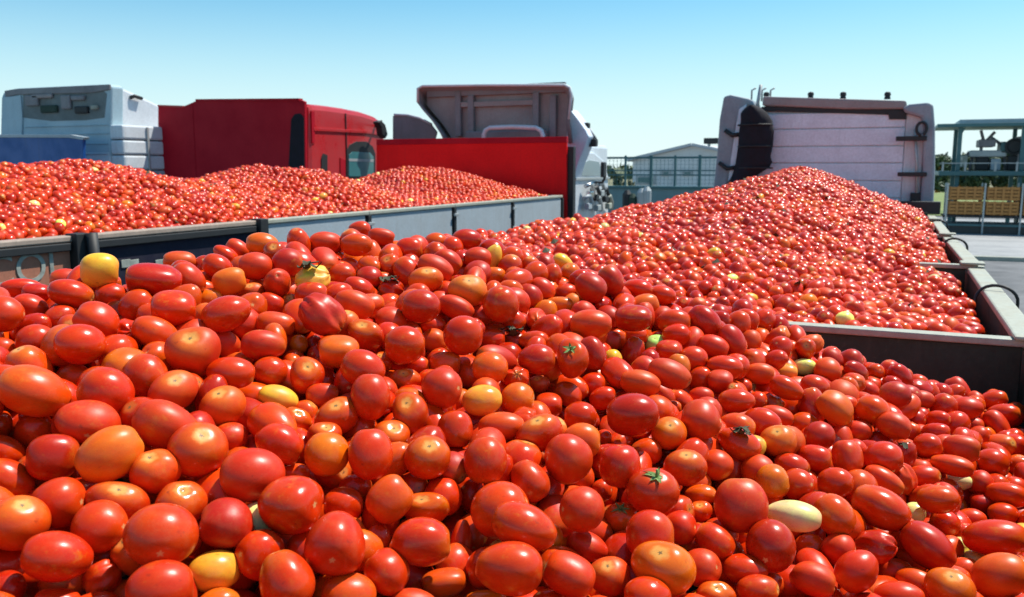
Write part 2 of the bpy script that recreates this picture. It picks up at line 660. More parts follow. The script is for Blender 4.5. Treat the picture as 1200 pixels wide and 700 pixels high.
    b.inputs['Specular IOR Level'].default_value = .37
    b.inputs['Subsurface Weight'].default_value = 0
    bp = nt.nodes.new('ShaderNodeBump'); bp.inputs['Strength'].default_value = .22; bp.inputs['Distance'].default_value = .004
    nt.links.new(n1.outputs[0], bp.inputs['Height']); nt.links.new(bp.outputs[0], b.inputs['Normal'])
    return m
MT_OBJ = tomato_material('tomato_skin', True)
MT_HEAP = tomato_material('tomato_skin_in_heap', False)

def tomato_template(seg, rings, kind, seed):
    """unit fruit, stem at +Z: vertices, the skin coordinates and the faces"""
    r_ = np.random.default_rng(seed)
    ph = r_.uniform(0, 6.28, 8); am = r_.normal(0, 1, 8)
    V = [(0, 0, 1.0)]; K = [(0, 0, 1.0)]
    ths = [math.pi * ((j + 1) / (rings + 1)) for j in range(rings)]
    if rings > 9: ths = [t - .10 * math.sin(2 * t) for t in ths]      # more rings near both ends
    def shape(th, a):
        st, ct = math.sin(th), math.cos(th)
        rad = 1 + .030 * am[0] * math.cos(a + ph[0]) * st + .030 * am[1] * math.cos(2 * a + ph[1]) * st * st + .022 * am[2] * math.cos(3 * a + ph[2]) * st * st
        rad += .025 * am[3] * math.cos(2 * th + ph[3]) * math.cos(a + ph[4])
        if kind == 'ribbed':
            rad += .045 * math.cos(5 * a + ph[5]) * (.35 + .65 * max(0, ct)) * st * st
        if kind == 'boxy':
            rad *= 1 / (abs(st) ** 2.45 + abs(ct) ** 2.45) ** (1 / 2.45) * .95 + .02
        if kind == 'pear':
            st = st * (1 - .16 * ct)
        if kind == 'pointed':
            ct = ct if ct > 0 else ct * (1 + .10 * abs(ct) ** 6)
        if kind == 'dented':
            d = st * math.cos(a) * .8 + ct * .5
            rad -= .30 * math.exp(-((1 - d) / .16)) + .05 * math.cos(6 * a + 3 * th + ph[6])
            rad -= .05 * abs(math.sin(4 * th + 2 * math.sin(2 * a) + ph[7]))
        x, y, z = rad * st * math.cos(a), rad * st * math.sin(a), rad * ct
        dip = .12 if kind in ('ribbed', 'boxy') else .09
        z -= dip * math.exp(-(th / .36) ** 2)                        # the hollow round the stem
        z += .05 * math.exp(-((math.pi - th) / .25) ** 2)
        return x, y, z
    V[0] = shape(1e-4, 0)
    for th in ths:
        for k in range(seg):
            a = 2 * math.pi * k / seg
            V.append(shape(th, a)); K.append((math.sin(th) * math.cos(a), math.sin(th) * math.sin(a), math.cos(th)))
    V.append(shape(math.pi - 1e-4, 0)); K.append((0, 0, -1.0))
    F = []
    for k in range(seg):
        F.append((0, 1 + k, 1 + (k + 1) % seg, -1))
    for j in range(rings - 1):
        o = 1 + j * seg
        for k in range(seg):
            F.append((o + k, o + seg + k, o + seg + (k + 1) % seg, o + (k + 1) % seg))
    o = 1 + (rings - 1) * seg
    for k in range(seg):
        F.append((o + k, len(V) - 1, o + (k + 1) % seg, -1))
    return np.array(V, np.float32), np.array(K, np.float32), F
KINDS = ['plain', 'plain', 'pointed', 'boxy', 'ribbed', 'pear', 'plain', 'dented', 'boxy', 'pointed']
def template_set(seg, rings): return [tomato_template(seg, rings, k, 11 + i) for i, k in enumerate(KINDS)]

def join_mesh(name, T, idx, pos, scl, rot, tint, mat):
    """one mesh out of many fruit: T templates, idx template of each, pos/scl/rot (3x3) and tint (rgba) of each"""
    co, sk, ti, loops, starts = [], [], [], [], []
    base = 0; ls = 0
    for t in range(len(T)):
        V, K, F = T[t]
        sel = np.where(idx == t)[0]
        if not len(sel): continue
        n = len(sel)
        P = V[None] * scl[sel][:, None]
        P = np.einsum('nij,nvj->nvi', rot[sel], P) + pos[sel][:, None]
        co.append(P.reshape(-1, 3)); sk.append(np.tile(K, (n, 1)))
        ti.append(np.repeat(tint[sel], len(V), axis=0))
        fl = np.array([i for f in F for i in f if i >= 0], np.int32)
        fs = np.array([3 if f[3] < 0 else 4 for f in F], np.int32)
        st = np.concatenate(([0], np.cumsum(fs)[:-1]))
        loops.append((fl[None] + (base + np.arange(n) * len(V))[:, None]).ravel())
        starts.append((st[None] + (ls + np.arange(n) * len(fl))[:, None]).ravel())
        base += n * len(V); ls += n * len(fl)
    co = np.concatenate(co).astype(np.float32); sk = np.concatenate(sk).astype(np.float32); ti = np.concatenate(ti).astype(np.float32)
    loops = np.concatenate(loops).astype(np.int32); starts = np.concatenate(starts).astype(np.int32)
    me = bpy.data.meshes.new(name)
    me.vertices.add(len(co)); me.vertices.foreach_set('co', co.ravel())
    me.loops.add(len(loops)); me.loops.foreach_set('vertex_index', loops)
    me.polygons.add(len(starts)); me.polygons.foreach_set('loop_start', starts)
    me.update(calc_edges=True)
    me.polygons.foreach_set('use_smooth', np.ones(len(starts), bool))
    a = me.attributes.new('skin', 'FLOAT_VECTOR', 'POINT'); a.data.foreach_set('vector', sk.ravel())
    a = me.attributes.new('tint', 'FLOAT_COLOR', 'POINT'); a.data.foreach_set('color', ti.ravel())
    me.materials.append(mat)
    o = bpy.data.objects.new(name, me); COL.objects.link(o)
    return o, len(starts)

TINT = dict(r=(.59, .025, .0016), d=(.46, .013, .0015), o=(.65, .044, .002), O=(.70, .088, .004), y=(.80, .31, .035), g=(.78, .60, .22), G=(.42, .52, .16))
def tint_of(code, n=None):
    c = np.array(TINT[code]) * np.array([rng.uniform(.92, 1.06), rng.uniform(.8, 1.25), rng.uniform(.8, 1.2)])
    return np.append(c, rng.random())
def random_tints(n):
    codes = rng.choice(list('rdoOyg'), n, p=[.50, .23, .22, .04, .006, .004])
    return np.array([tint_of(c) for c in codes]), codes
def random_rot(n, flat=.0):
    q = rng.normal(size=(n, 4)); q /= np.linalg.norm(q, axis=1)[:, None]
    w, x, y, z = q.T
    return np.stack([np.stack([1 - 2 * (y * y + z * z), 2 * (x * y - z * w), 2 * (x * z + y * w)], -1),
                     np.stack([2 * (x * y + z * w), 1 - 2 * (x * x + z * z), 2 * (y * z - x * w)], -1),
                     np.stack([2 * (x * z - y * w), 2 * (y * z + x * w), 1 - 2 * (x * x + y * y)], -1)], 1)
def random_scale(r):
    el = rng.uniform(1.0, 1.55, len(r)); w = rng.uniform(.93, 1.05, len(r))
    return np.stack([r * w * el ** -.4, r * rng.uniform(.93, 1.05, len(r)) * el ** -.4, r * el ** .75], 1)

def close_pairs(P, cell):
    """index pairs of points in the same or touching cells"""
    c = np.floor(P / cell).astype(np.int64); c -= c.min(0) - 1
    dim = c.max(0) + 3
    key = (c[:, 0] * dim[1] + c[:, 1]) * dim[2] + c[:, 2]
    o = np.argsort(key, kind='stable'); ks = key[o]
    A, B = [], []
    for dx in (0, 1):
        for dy in (-1, 0, 1):
            for dz in (-1, 0, 1):
                if (dx, dy, dz) < (0, 0, 0): continue
                k2 = ks + (dx * dim[1] + dy) * dim[2] + dz
                s = np.searchsorted(ks, k2, 'left'); e = np.searchsorted(ks, k2, 'right')
                if (dx, dy, dz) == (0, 0, 0): s = np.arange(len(ks)) + 1
                n = np.maximum(e - s, 0)
                if n.sum() == 0: continue
                a = np.repeat(np.arange(len(ks)), n)
                off = np.arange(n.sum()) - np.repeat(np.cumsum(n) - n, n)
                A.append(o[a]); B.append(o[np.repeat(s, n) + off])
    return np.concatenate(A), np.concatenate(B)
def relax(P, r, fixed, iters, ceil, bounds, pull=.15, squeeze=.93):
    """push overlapping fruit apart; ceil(P) is the highest a centre may lie"""
    lim = P[:, 2].copy() - ceil(P)
    for it in range(iters):
        if it % 4 == 0: a, b = close_pairs(P, 2.1 * r.max())
        d = P[b] - P[a]; L = np.linalg.norm(d, axis=1) + 1e-9
        ov = (r[a] + r[b]) * squeeze - L
        m = ov > 0
        aa, bb, dd, oo, LL = a[m], b[m], d[m], ov[m], L[m]
        wa = np.where(fixed[aa], 0., np.where(fixed[bb], 1., .5)); wb = np.where(fixed[bb], 0., np.where(fixed[aa], 1., .5))
        v = dd / LL[:, None] * (oo * .8)[:, None]
        dP = np.zeros_like(P)
        for k in range(3):
            dP[:, k] = np.bincount(bb, v[:, k] * wb, len(P)) - np.bincount(aa, v[:, k] * wa, len(P))
        L2 = np.linalg.norm(dP, axis=1); f = np.minimum(1, .5 * r / (L2 + 1e-9)); dP *= f[:, None]
        Q = P + dP
        # each layer is held at its depth below the surface, loosely
        z0 = ceil(Q) + lim
        Q[:, 2] += (z0 - Q[:, 2]) * pull
        Q[:, 2] = np.minimum(Q[:, 2], ceil(Q) + .012)
        Q[:, 0] = np.clip(Q[:, 0], bounds[0], bounds[1]); Q[:, 1] = np.clip(Q[:, 1], bounds[2], bounds[3])
        P[~fixed] = Q[~fixed]
    return P

# ---- the near heap: its surface was surveyed from the sizes of the fruit in the photograph
KS = .068 / .060
QC = (-.76463665 * KS, -.48974651, .16181618, -.12116863 / KS, -.00238003 / KS, -.01292666 / KS)
CREST = np.array([(-400, 420), (-150, 380), (0, 345), (42, 341), (77, 330), (117, 319), (150, 326), (180, 326), (210, 308), (266, 300), (307, 287), (380, 283), (421, 271),
                  (480, 286), (547, 280), (578, 293), (600, 300), (640, 308), (690, 320), (740, 335), (790, 350), (830, 364), (860, 360), (895, 370),
                  (930, 388), (1000, 422), (1060, 436), (1110, 450), (1160, 466), (1200, 482), (1400, 560)], float)
def heap1(P):
    x, y = P[:, 0], np.maximum(P[:, 1], .05)
    q = QC[0] + QC[1] * x + QC[2] * y + QC[3] * x * x + QC[4] * x * y + QC[5] * y * y
    # bearing -> photographed crest line -> the steepest sight line over the heap
    th, ph = YAW, PITCH
    cx = x * math.cos(th) + y * math.sin(th)                     # to the right
    cy = np.maximum(-x * math.sin(th) + y * math.cos(th), .05)   # ahead
    z = q.copy()
    lim = q.copy()
    for _ in range(3):
        d = cy * math.cos(ph) - lim * math.sin(ph)
        u = 600 + FPX * cx / np.maximum(d, .05)
        v = np.interp(u, CREST[:, 0], CREST[:, 1])
        k = (v - 350) / FPX                                      # (cy sin + z cos) = -k d  ->  z
        lim = -cy * (k * math.cos(ph) + math.sin(ph)) / (math.cos(ph) - k * math.sin(ph))
    g = lim - q
    s = .035
    z = np.where(g > 0, q, lim + 1.0 * np.maximum(g, -.5))
    return np.maximum(z, -1.25) + CZ
XL, XR = -1.98, .415          # inside faces of the near trailer
DIV = (3.09, 5.40, 7.75, 10.0)
RIM = CZ - .55

raw = [l.split(',') for l in ANCH.split()]
AN = np.array([[float(v) for v in a[:5]] for a in raw]); ACODE = [a[5] for a in raw]; AFEAT = [a[6] for a in raw]
D = npray(AN[:, 0], AN[:, 1])
ts = np.linspace(.5, 3.4, 400)
W = np.array(CAM)[None, None] + D[:, None] * ts[None, :, None]
hz = heap1(W.reshape(-1, 3)).reshape(len(AN), -1)
below = W[:, :, 2] < hz
first = np.where(below.any(1), below.argmax(1), 0)
depth = ts[first]
size_depth = FPX * .066 / np.sqrt(AN[:, 2] * AN[:, 3])
miss = ~below.any(1) | (depth > 3.0)
near_d = np.abs(W[:, :, 2] - hz).argmin(1)
depth = np.where(miss, np.clip(ts[near_d], 1.2, 2.6), depth)
depth = depth * .75 + .25 * np.clip(size_depth, depth * .82, depth * 1.18)
surf = depth.copy()
rpx = np.sqrt(AN[:, 2] * AN[:, 3]) / 2
for it in range(80):
    P = np.array(CAM) + D * depth[:, None]
    r = rpx * depth / FPX
    move = (surf - depth) * .06
    i, j = np.triu_indices(len(P), 1)
    dd = P[j] - P[i]; L = np.linalg.norm(dd, axis=1)
    ov = (r[i] + r[j]) * .84 - L
    m = ov > 0
    i, j, ov = i[m], j[m], ov[m]
    nearer = np.where(AN[i, 1] + rpx[i] > AN[j, 1] + rpx[j], -1., 1.)     # lower in the picture = nearer
    move += np.bincount(i, nearer * ov * .35, len(P)) - np.bincount(j, nearer * ov * .35, len(P))
    depth = np.clip(depth + np.clip(move, -.01, .01), surf * .90, surf * 1.10)
AP = np.array(CAM) + D * depth[:, None]
AR = rpx * depth / FPX

# ---- fruit between and under them
def layer(x0, x1, y0, y1, sp, zoff, f):
    nx, ny = int((x1 - x0) / sp), int((y1 - y0) / (sp * .88))
    gx, gy = np.meshgrid(np.arange(nx), np.arange(ny))
    x = x0 + (gx + .5 * (gy % 2) + .25) * sp; y = y0 + (gy + .5) * sp * .88
    P = np.stack([x.ravel(), y.ravel(), np.zeros(x.size)], 1)
    P[:, :2] += rng.uniform(-.3, .3, (len(P), 2)) * sp
    P = P[(P[:, 0] > x0) & (P[:, 0] < x1) & (P[:, 1] > y0) & (P[:, 1] < y1)]
    P[:, 2] = f(P) - zoff
    return P
fill = [layer(XL + .03, XR - .03, .12, DIV[0] - .05, .063, z, heap1) for z in (.012, .052, .10)]
lay = np.concatenate([np.full(len(p), k) for k, p in enumerate(fill)])
FP = np.concatenate(fill)
fr = rng.uniform(.026, .037, len(FP))
N0 = len(AP)
# a fruit of the first layer that would sit inside or in front of a surveyed one is left out
keep = np.ones(len(FP), bool)
fx, fy, fd = project(FP)
dist = np.linalg.norm(FP[:, None] - AP[None], axis=2)
keep &= ~((dist < (AR[None] + fr[:, None]) * .62).any(1))
ca, sa = np.cos(np.radians(AN[:, 4])), np.sin(np.radians(AN[:, 4]))
ux, uy = fx[:, None] - AN[None, :, 0], -(fy[:, None] - AN[None, :, 1])
el = ((ux * ca + uy * sa) / (AN[:, 2] * .62)) ** 2 + ((-ux * sa + uy * ca) / (AN[:, 3] * .62)) ** 2
keep &= ~((el < 1.0) & (fd[:, None] < depth[None] + .3 * AR[None])).any(1)
FP, fr, lay = FP[keep], fr[keep], lay[keep]
allP = np.concatenate([AP, FP]); allr = np.concatenate([AR, fr])
fixed = np.zeros(len(allP), bool); fixed[:N0] = True
relax(allP, allr, fixed, 36, heap1, (XL + .03, XR - .03, .12, DIV[0] - .045))
# after settling, drop what has come to cover a surveyed fruit
FP = allP[N0:]
fx, fy, fd = project(FP)
frp = fr * FPX / fd
ux, uy = fx[:, None] - AN[None, :, 0], -(fy[:, None] - AN[None, :, 1])
qa = AN[:, 2] / 2 * .68 + frp[:, None] * .36; qb = AN[:, 3] / 2 * .68 + frp[:, None] * .36
el = ((ux * ca + uy * sa) / qa) ** 2 + ((-ux * sa + uy * ca) / qb) ** 2
bad = ((el < 1.0) & (fd[:, None] < depth[None])).any(1)
dist = np.linalg.norm(FP[:, None] - AP[None], axis=2)
bad |= (dist < (AR[None] + fr[:, None]) * .70).any(1)
FP, fr, lay = FP[~bad], fr[~bad], lay[~bad]
NP_ = np.concatenate([AP, FP]); NR = np.concatenate([AR, fr]); NN = len(NP_)

# orientation and shape of each
rot = random_rot(NN); scl = random_scale(NR)
ftint, fcodes = random_tints(len(FP))
ntint = np.concatenate([[tint_of(c) for c in ACODE], ftint]); ncode = list(ACODE) + list(fcodes)
nidx = rng.choice(len(KINDS), NN, p=[.15, .14, .13, .11, .08, .12, .09, .06, .06, .06])
for k in range(N0):
    a = R(AN[k, 4]); v = Vector(D[k]).normalized()
    rx = (RT - v * RT.dot(v)).normalized(); ry = rx.cross(v)          # right and up as seen from the front
    lg = rx * math.cos(a) + ry * math.sin(a); sh_ = -rx * math.sin(a) + ry * math.cos(a)
    toward = -v
    A_, B_ = .925 * AN[k, 2] / 2 * depth[k] / FPX, .925 * AN[k, 3] / 2 * depth[k] / FPX
    f = AFEAT[k]
    if f in 'scb' and f:
        ax = (toward * rng.uniform(.5, .8) + Vector((0, 0, 1)) * rng.uniform(.5, .9) + rx * rng.uniform(-.25, .25)).normalized()
        if f == 'b': ax = -(toward * .85 + rx * rng.uniform(-.2, .2) - Vector((0, 0, 1)) * .5).normalized()
        X_ = (lg - ax * lg.dot(ax)).normalized(); Y_ = ax.cross(X_)
        sc = (A_, B_ * 1.02, (A_ + B_) / 2 * .98)
        nidx[k] = rng.choice([0, 1, 4, 3])
        ntint[k, 3] = rng.uniform(.75, 1) if f == 's' else rng.uniform(.2, .5)
    else:
        ax = lg if rng.random() < .5 else -lg
        if A_ / B_ < 1.12:
            ax = (ax + toward * rng.uniform(-.8, .2)).normalized()
        X_ = (sh_ - ax * sh_.dot(ax)).normalized(); Y_ = ax.cross(X_)
        sc = (B_, (B_ * .75 + A_ * .25), A_)
        if f == 'p':
            nidx[k] = 7
            X_ = (toward + Vector((0, 0, .5)) - ax * (toward + Vector((0, 0, .5))).dot(ax)).normalized(); Y_ = ax.cross(X_)
        elif nidx[k] == 7: nidx[k] = 0
    rot[k] = np.array(Matrix((X_, Y_, ax)).transposed()); scl[k] = sc

# how much of each one shows: paint them far to near on a coarse canvas
px, py, pd = project(NP_)
ids = np.full((350, 600), -1, np.int32)
for k in np.argsort(-pd):
    if pd[k] < .15: continue
    rr = NR[k] * FPX / pd[k] / 2; cx_, cy_ = px[k] / 2, py[k] / 2
    x0, x1, y0, y1 = int(max(0, cx_ - rr)), int(min(600, cx_ + rr + 1)), int(max(0, cy_ - rr)), int(min(350, cy_ + rr + 1))
    if x0 >= x1 or y0 >= y1: continue
    yy, xx = np.mgrid[y0:y1, x0:x1]
    m = (xx - cx_) ** 2 + (yy - cy_) ** 2 < rr * rr
    ids[y0:y1, x0:x1][m] = k
vis = np.bincount(ids[ids >= 0], minlength=NN)
order = np.argsort(-vis)[:300]
order = order[vis[order] > 0]
single = np.zeros(NN, bool); single[order] = True

# ---- the 300 that show largest are objects of their own
HI = template_set(32, 22)
himesh = []
for t, (V, K, F) in enumerate(HI):
    o, _ = join_mesh('tomato', [HI[t]], np.zeros(1, int), np.zeros((1, 3)), np.ones((1, 3)), np.eye(3)[None], np.ones((1, 4)), MT_OBJ)
    himesh.append(o.data); bpy.data.objects.remove(o)
def calyx_mesh(seed):
    """five or six withered sepals curling off the stem end, and a broken stalk"""
    q = np.random.default_rng(seed); b = MB(); n = int(q.integers(5, 7))
    for k in range(n):
        a = 2 * math.pi * k / n + q.uniform(-.35, .35)
        u = Vector((math.cos(a), math.sin(a), 0)); w = Vector((-math.sin(a), math.cos(a), 0))
        Ls = q.uniform(.30, .62); cu = q.uniform(-.10, .40); tw = q.uniform(-.12, .12); rows = []
        for t, wd in ((.08, .06), (.3, .085), (.55, .07), (.8, .04), (1, .006)):
            c_ = u * (Ls * t * (1 - max(0, cu) * t * .6)) + w * (tw * t * t) + Vector((0, 0, .90 + .10 * min(1, t * 4) - .10 * t * t + cu * t * t * .7))
            rows.append([c_ - w * wd, c_ + Vector((0, 0, -.03)), c_ + w * wd])
        b.quadsheet(rows)
    sx_, sy_ = q.uniform(-.12, .12, 2)
    b.tube([(0, 0, .84), (sx_ * .3, sy_ * .3, 1.0), (sx_, sy_, q.uniform(1.05, 1.25))], [.06, .04, .05], 6)
    o = b.build('calyx', M['calyx'], smooth=True, solid=0)
    me = o.data; bpy.data.objects.remove(o); return me
CALS = [calyx_mesh(k) for k in range(5)]

CN = dict(r='red', d='dark red', o='orange-red', O='orange', y='yellow', g='yellow-green', G='pale green')
LM = [(0, 100, 'below the left edge of the pale blue cab'), (100, 190, 'below the pale blue cab side'), (190, 270, 'below the maroon board\'s left half'),
      (270, 355, 'below the maroon board\'s right half'), (355, 450, 'below the red cab'), (450, 540, 'below the bright red board\'s left half'),
      (540, 665, 'below the bright red board\'s right half'), (665, 740, 'below the gap beside the grey cab'), (740, 845, 'below the warehouse'),
      (845, 910, 'below the black canvas roll'), (910, 1000, 'below the middle of the white cab'), (1000, 1095, 'below the right of the white cab'), (1095, 1201, 'below the crate rack')]
ROWS = [(0, 300, 'on the crest'), (300, 340, 'near the crest'), (340, 380, 'high up'), (380, 425, 'on the upper slope'), (425, 475, 'mid-slope'), (475, 530, 'on the lower slope'),
        (530, 585, 'low down'), (585, 640, 'second row up'), (640, 900, 'at the bottom edge')]
info = []
for k in order:
    x, y = float(px[k]), float(py[k])
    w_, h_ = sorted((float(scl[k].max()), float(np.sort(scl[k])[0])), reverse=True)
    asp = (AN[k, 2] / AN[k, 3]) if k < N0 else w_ / h_
    shp = 'long' if asp > 1.4 else 'oval' if asp > 1.15 else 'round'
    ft = AFEAT[k] if k < N0 else ''
    col = next((n for a, b_, n in LM if a <= x < b_), LM[0][2] if x < 0 else LM[-1][2])
    row = next(n for a, b_, n in ROWS if a <= y < b_)
    an = AN[k, 4] if k < N0 else None
    ext = {'s': 'with stem scar showing', 'c': 'with green calyx', 'p': 'dented and split', 'b': 'with pale blossom end showing'}.get(ft, '')
    if not ext and asp > 1.15 and an is not None:
        ext = 'lying level' if abs(an) <= 12 else 'upright' if abs(an) > 65 else 'tilted up to the right' if an > 0 else 'tilted up to the left'
    info.append(dict(k=int(k), x=x, y=y, c=CN[ncode[k]], s=shp, e=ext, cell=(col, row), R=float(NR[k] * FPX / pd[k])))
cells = {}
for i in info: cells.setdefault(i['cell'], []).append(i)
ORD = ['first', 'second', 'third', 'fourth', 'fifth', 'sixth', 'seventh', 'eighth', 'ninth', 'tenth', 'eleventh', 'twelfth']
for (col, row), L_ in cells.items():
    base = f'{row} {col}'
    def key(i, m): return (i['c'],) + ((i['s'],) if m > 0 else ()) + ((i['e'],) if m > 1 and i['e'] else ())
    left = list(L_)
    for i in L_:
        for m in (0, 1, 2):
            if sum(key(j, m) == key(i, m) for j in L_) == 1: break
        else:
            m = 2
            same = sorted([j for j in L_ if key(j, 2) == key(i, 2)], key=lambda j: j['x'])
            n = same.index(i)
            if len(same) == 2: pre = ('left of two ', 'right of two ')[n]
            else: pre = ('leftmost ' if n == 0 else 'rightmost ' if n == len(same) - 1 else ORD[n] + ' from left ')
            kk = (i['c'], i['s'], i['e'])
            i['label'] = f"{pre}{i['s']} {i['c']} tomato{'es' if ' two' in pre else ''} {base}"
            # make sure the shorter wording still names one
            same2 = sorted([j for j in L_ if (j['c'], j['s']) == (i['c'], i['s'])], key=lambda j: j['x'])
            if len(same2) != len(same):
                n = same2.index(i)
                pre = ('leftmost ' if n == 0 else 'rightmost ' if n == len(same2) - 1 else ORD[n] + ' from left ')
                i['label'] = f"{pre}{i['s']} {i['c']} tomato {base}"
            continue
        t = i['c'] + ' tomato'
        t = f"{i['s']} " + t
        if m == 2 and i['e']: t += ' ' + i['e']
        i['label'] = f'{t} {base}'
GROUP = 'tomatoes piled in the near trailer'
for i in info:
    k = i['k']
    o = bpy.data.objects.new('tomato', himesh[nidx[k]])
    COL.objects.link(o)
    m = np.eye(4); m[:3, :3] = rot[k] * scl[k][None]; m[:3, 3] = NP_[k]
    o.matrix_world = Matrix(m.tolist())
    o.color = [float(v) for v in ntint[k]]
    words = i['label'].split()
    if len(words) > 16: words = [w for w in words if w != 'the']
    tag(o, ' '.join(words[:16]), 'tomato', GROUP)
    if k < N0 and AFEAT[k] == 'c':
        c = bpy.data.objects.new('calyx', CALS[k % 5]); COL.objects.link(c); c.parent = o

# ---- the rest of the near heap
rest = ~single
shown = rest & (vis > 0) | (rest & (np.concatenate([np.zeros(N0), lay]) < 2))
T1 = template_set(18, 11)
keepm = shown
o, n1_ = join_mesh('tomato_heap', T1, nidx[keepm], NP_[keepm], scl[keepm], rot[keepm], ntint[keepm], MT_HEAP)
tag(o, 'small tomatoes filling the gaps between the large ones in the nearest heap', 'tomatoes', kind='stuff')
print('near heap', NN, 'singles', len(info), 'joined', int(keepm.sum()), 'faces', n1_)

# ---- the heap in the bays behind, up to the white cab
def smooth(a, b, t):
    t = np.clip((t - a) / (b - a), 0, 1); return t * t * (3 - 2 * t)
def heap2(P):
    x, y = P[:, 0], P[:, 1]
    ridge = np.interp(y, [3.0, 4, 5.5, 7, 8.4, 9.3, 10.2, 11.3], [-.57, -.47, -.31, -.15, -.04, -.03, -.10, -.24])
    low_r = np.interp(y, [3.0, 4, 5.4, 6.5, 7.7, 9, 11.3], [-.63, -.64, -.60, -.61, -.57, -.58, -.56])
    low_l = np.interp(y, [3.0, 4.5, 6, 8, 11.3], [-.36, -.34, -.37, -.37, -.42])
    xc = -.82
    t = np.where(x > xc, (x - xc) / (XR - xc), (xc - x) / (xc - XL))
    t = np.clip(t, 0, 1)
    s = np.sqrt(t * t + .02) - .1414; s /= (math.sqrt(1.02) - .1414)
    z = ridge + np.where(x > xc, low_r - ridge, low_l - ridge) * s
    z += .025 * np.sin(3.1 * x + 1.7 * y) * np.sin(2.3 * y + 1) + .014 * np.sin(9 * x - 4 * y) * np.sin(7 * y + 3 * x) + .008 * np.sin(17 * x + 5 * y) * np.sin(15 * y)
    # each bay sags a little against its cross boards
    for d in DIV[1:]:
        z -= .05 * np.exp(-((y - d) / .18) ** 2) * smooth(-.4, .1, x)
    return z + CZ
def heap_mesh(name, f, x0, x1, y0, y1, lods, label, it=14):
    LP, LR, LL = [], [], []
    for z, sp in ((.0, .067), (.052, .070)):
        p = layer(x0, x1, y0, y1, sp, z, f)
        LP.append(p); LR.append(rng.uniform(.028, .042, len(p))); LL.append(np.full(len(p), len(LL)))
    P = np.concatenate(LP); r = np.concatenate(LR); L = np.concatenate(LL)
    P[:, 2] += rng.normal(0, .008, len(P))
    relax(P, r, np.zeros(len(P), bool), it, f, (x0, x1, y0, y1), .2)
    n = len(P); idx = rng.choice(len(KINDS), n, p=[.15, .14, .13, .11, .08, .12, .09, .06, .06, .06])
    t, _ = random_tints(n); sc = random_scale(r)
    ph_ = rng.uniform(0, 6.28, 6)                     # loads picked from different rows ripen unevenly
    pa = np.sin(2.1 * P[:, 0] + 1.3 * P[:, 1] + ph_[0]) * np.sin(1.7 * P[:, 1] - .9 * P[:, 0] + ph_[1]) + .6 * np.sin(5.3 * P[:, 0] + ph_[2]) * np.sin(4.1 * P[:, 1] + ph_[3])
    pa += rng.normal(0, .5, n)
    t[:, 0] *= 1 - .10 * np.clip(pa, -1, 2); t[:, 1] *= 1 - .28 * np.clip(pa, -1.6, 2); ro = random_rot(n)
    d = np.linalg.norm(P - np.array(CAM), axis=1)
    tot = 0; obs = []
    for (a, b_, seg, rg, lay_) in lods:
        m = (d >= a) & (d < b_) & (L == lay_)
        if m.any(): obs.append((template_set(seg, rg), m))
    # one object: join the level-of-detail groups as further templates
    T = []; ix = np.zeros(n, int); use = np.zeros(n, bool)
    for ts_, m in obs:
        ix[m] = idx[m] + len(T); use |= m; T += ts_
    o, nf = join_mesh(name, T, ix[use], P[use], sc[use], ro[use], t[use], MT_HEAP)
    tag(o, label, 'tomatoes', kind='stuff')
    print(name, int(use.sum()), 'faces', nf)
    return o
heap_mesh('tomato_heap', heap2, XL + .03, XR - .03, DIV[0] + .05, 11.15,
          [(0, 5.2, 12, 8, 0), (5.2, 30, 9, 6, 0), (0, 5.2, 8, 5, 1), (5.2, 30, 6, 4, 1)],
          'heap of tomatoes in the bays behind the pale cross boards, rising to the white cab')

# ---- the heap in the trailer on the left
LX0, LX1 = -7.45, -4.40            # far and near side of the left trailer
LY0, LY1 = 1.2, 11.55
LRIM = CZ - .39
def heap3(P):
    x, y = P[:, 0], P[:, 1]
    ridge = np.interp(y, [1.2, 3.0, 4.2, 5.0, 5.9, 6.4, 7.1, 7.7, 8.5, 9.2, 10.0, 10.8, 11.5], [-.15, -.05, .01, .03, -.12, -.14, .005, -.03, -.29, -.21, -.02, -.04, -.16])
    xc = -5.95
    t = np.clip(np.where(x > xc, (x - xc) / (LX1 - xc), (xc - x) / (xc - LX0)), 0, 1)
    s = (np.sqrt(t * t + .05) - .2236) / (math.sqrt(1.05) - .2236)
    z = ridge + (-.43 - ridge) * s
    z += .02 * np.sin(4 * x + 2.2 * y) * np.sin(1.9 * y) + .014 * np.sin(8 * x - 5 * y) * np.sin(6 * y + 3 * x)
    return z + CZ
heap_mesh('tomato_heap', heap3, LX0 + .04, LX1 - .035, LY0 + .05, LY1 - .05,
          [(0, 7.2, 9, 6, 0), (7.2, 30, 8, 5, 0), (0, 30, 6, 3, 1)],
          'long heap of tomatoes with three humps in the trailer on the left', 8)

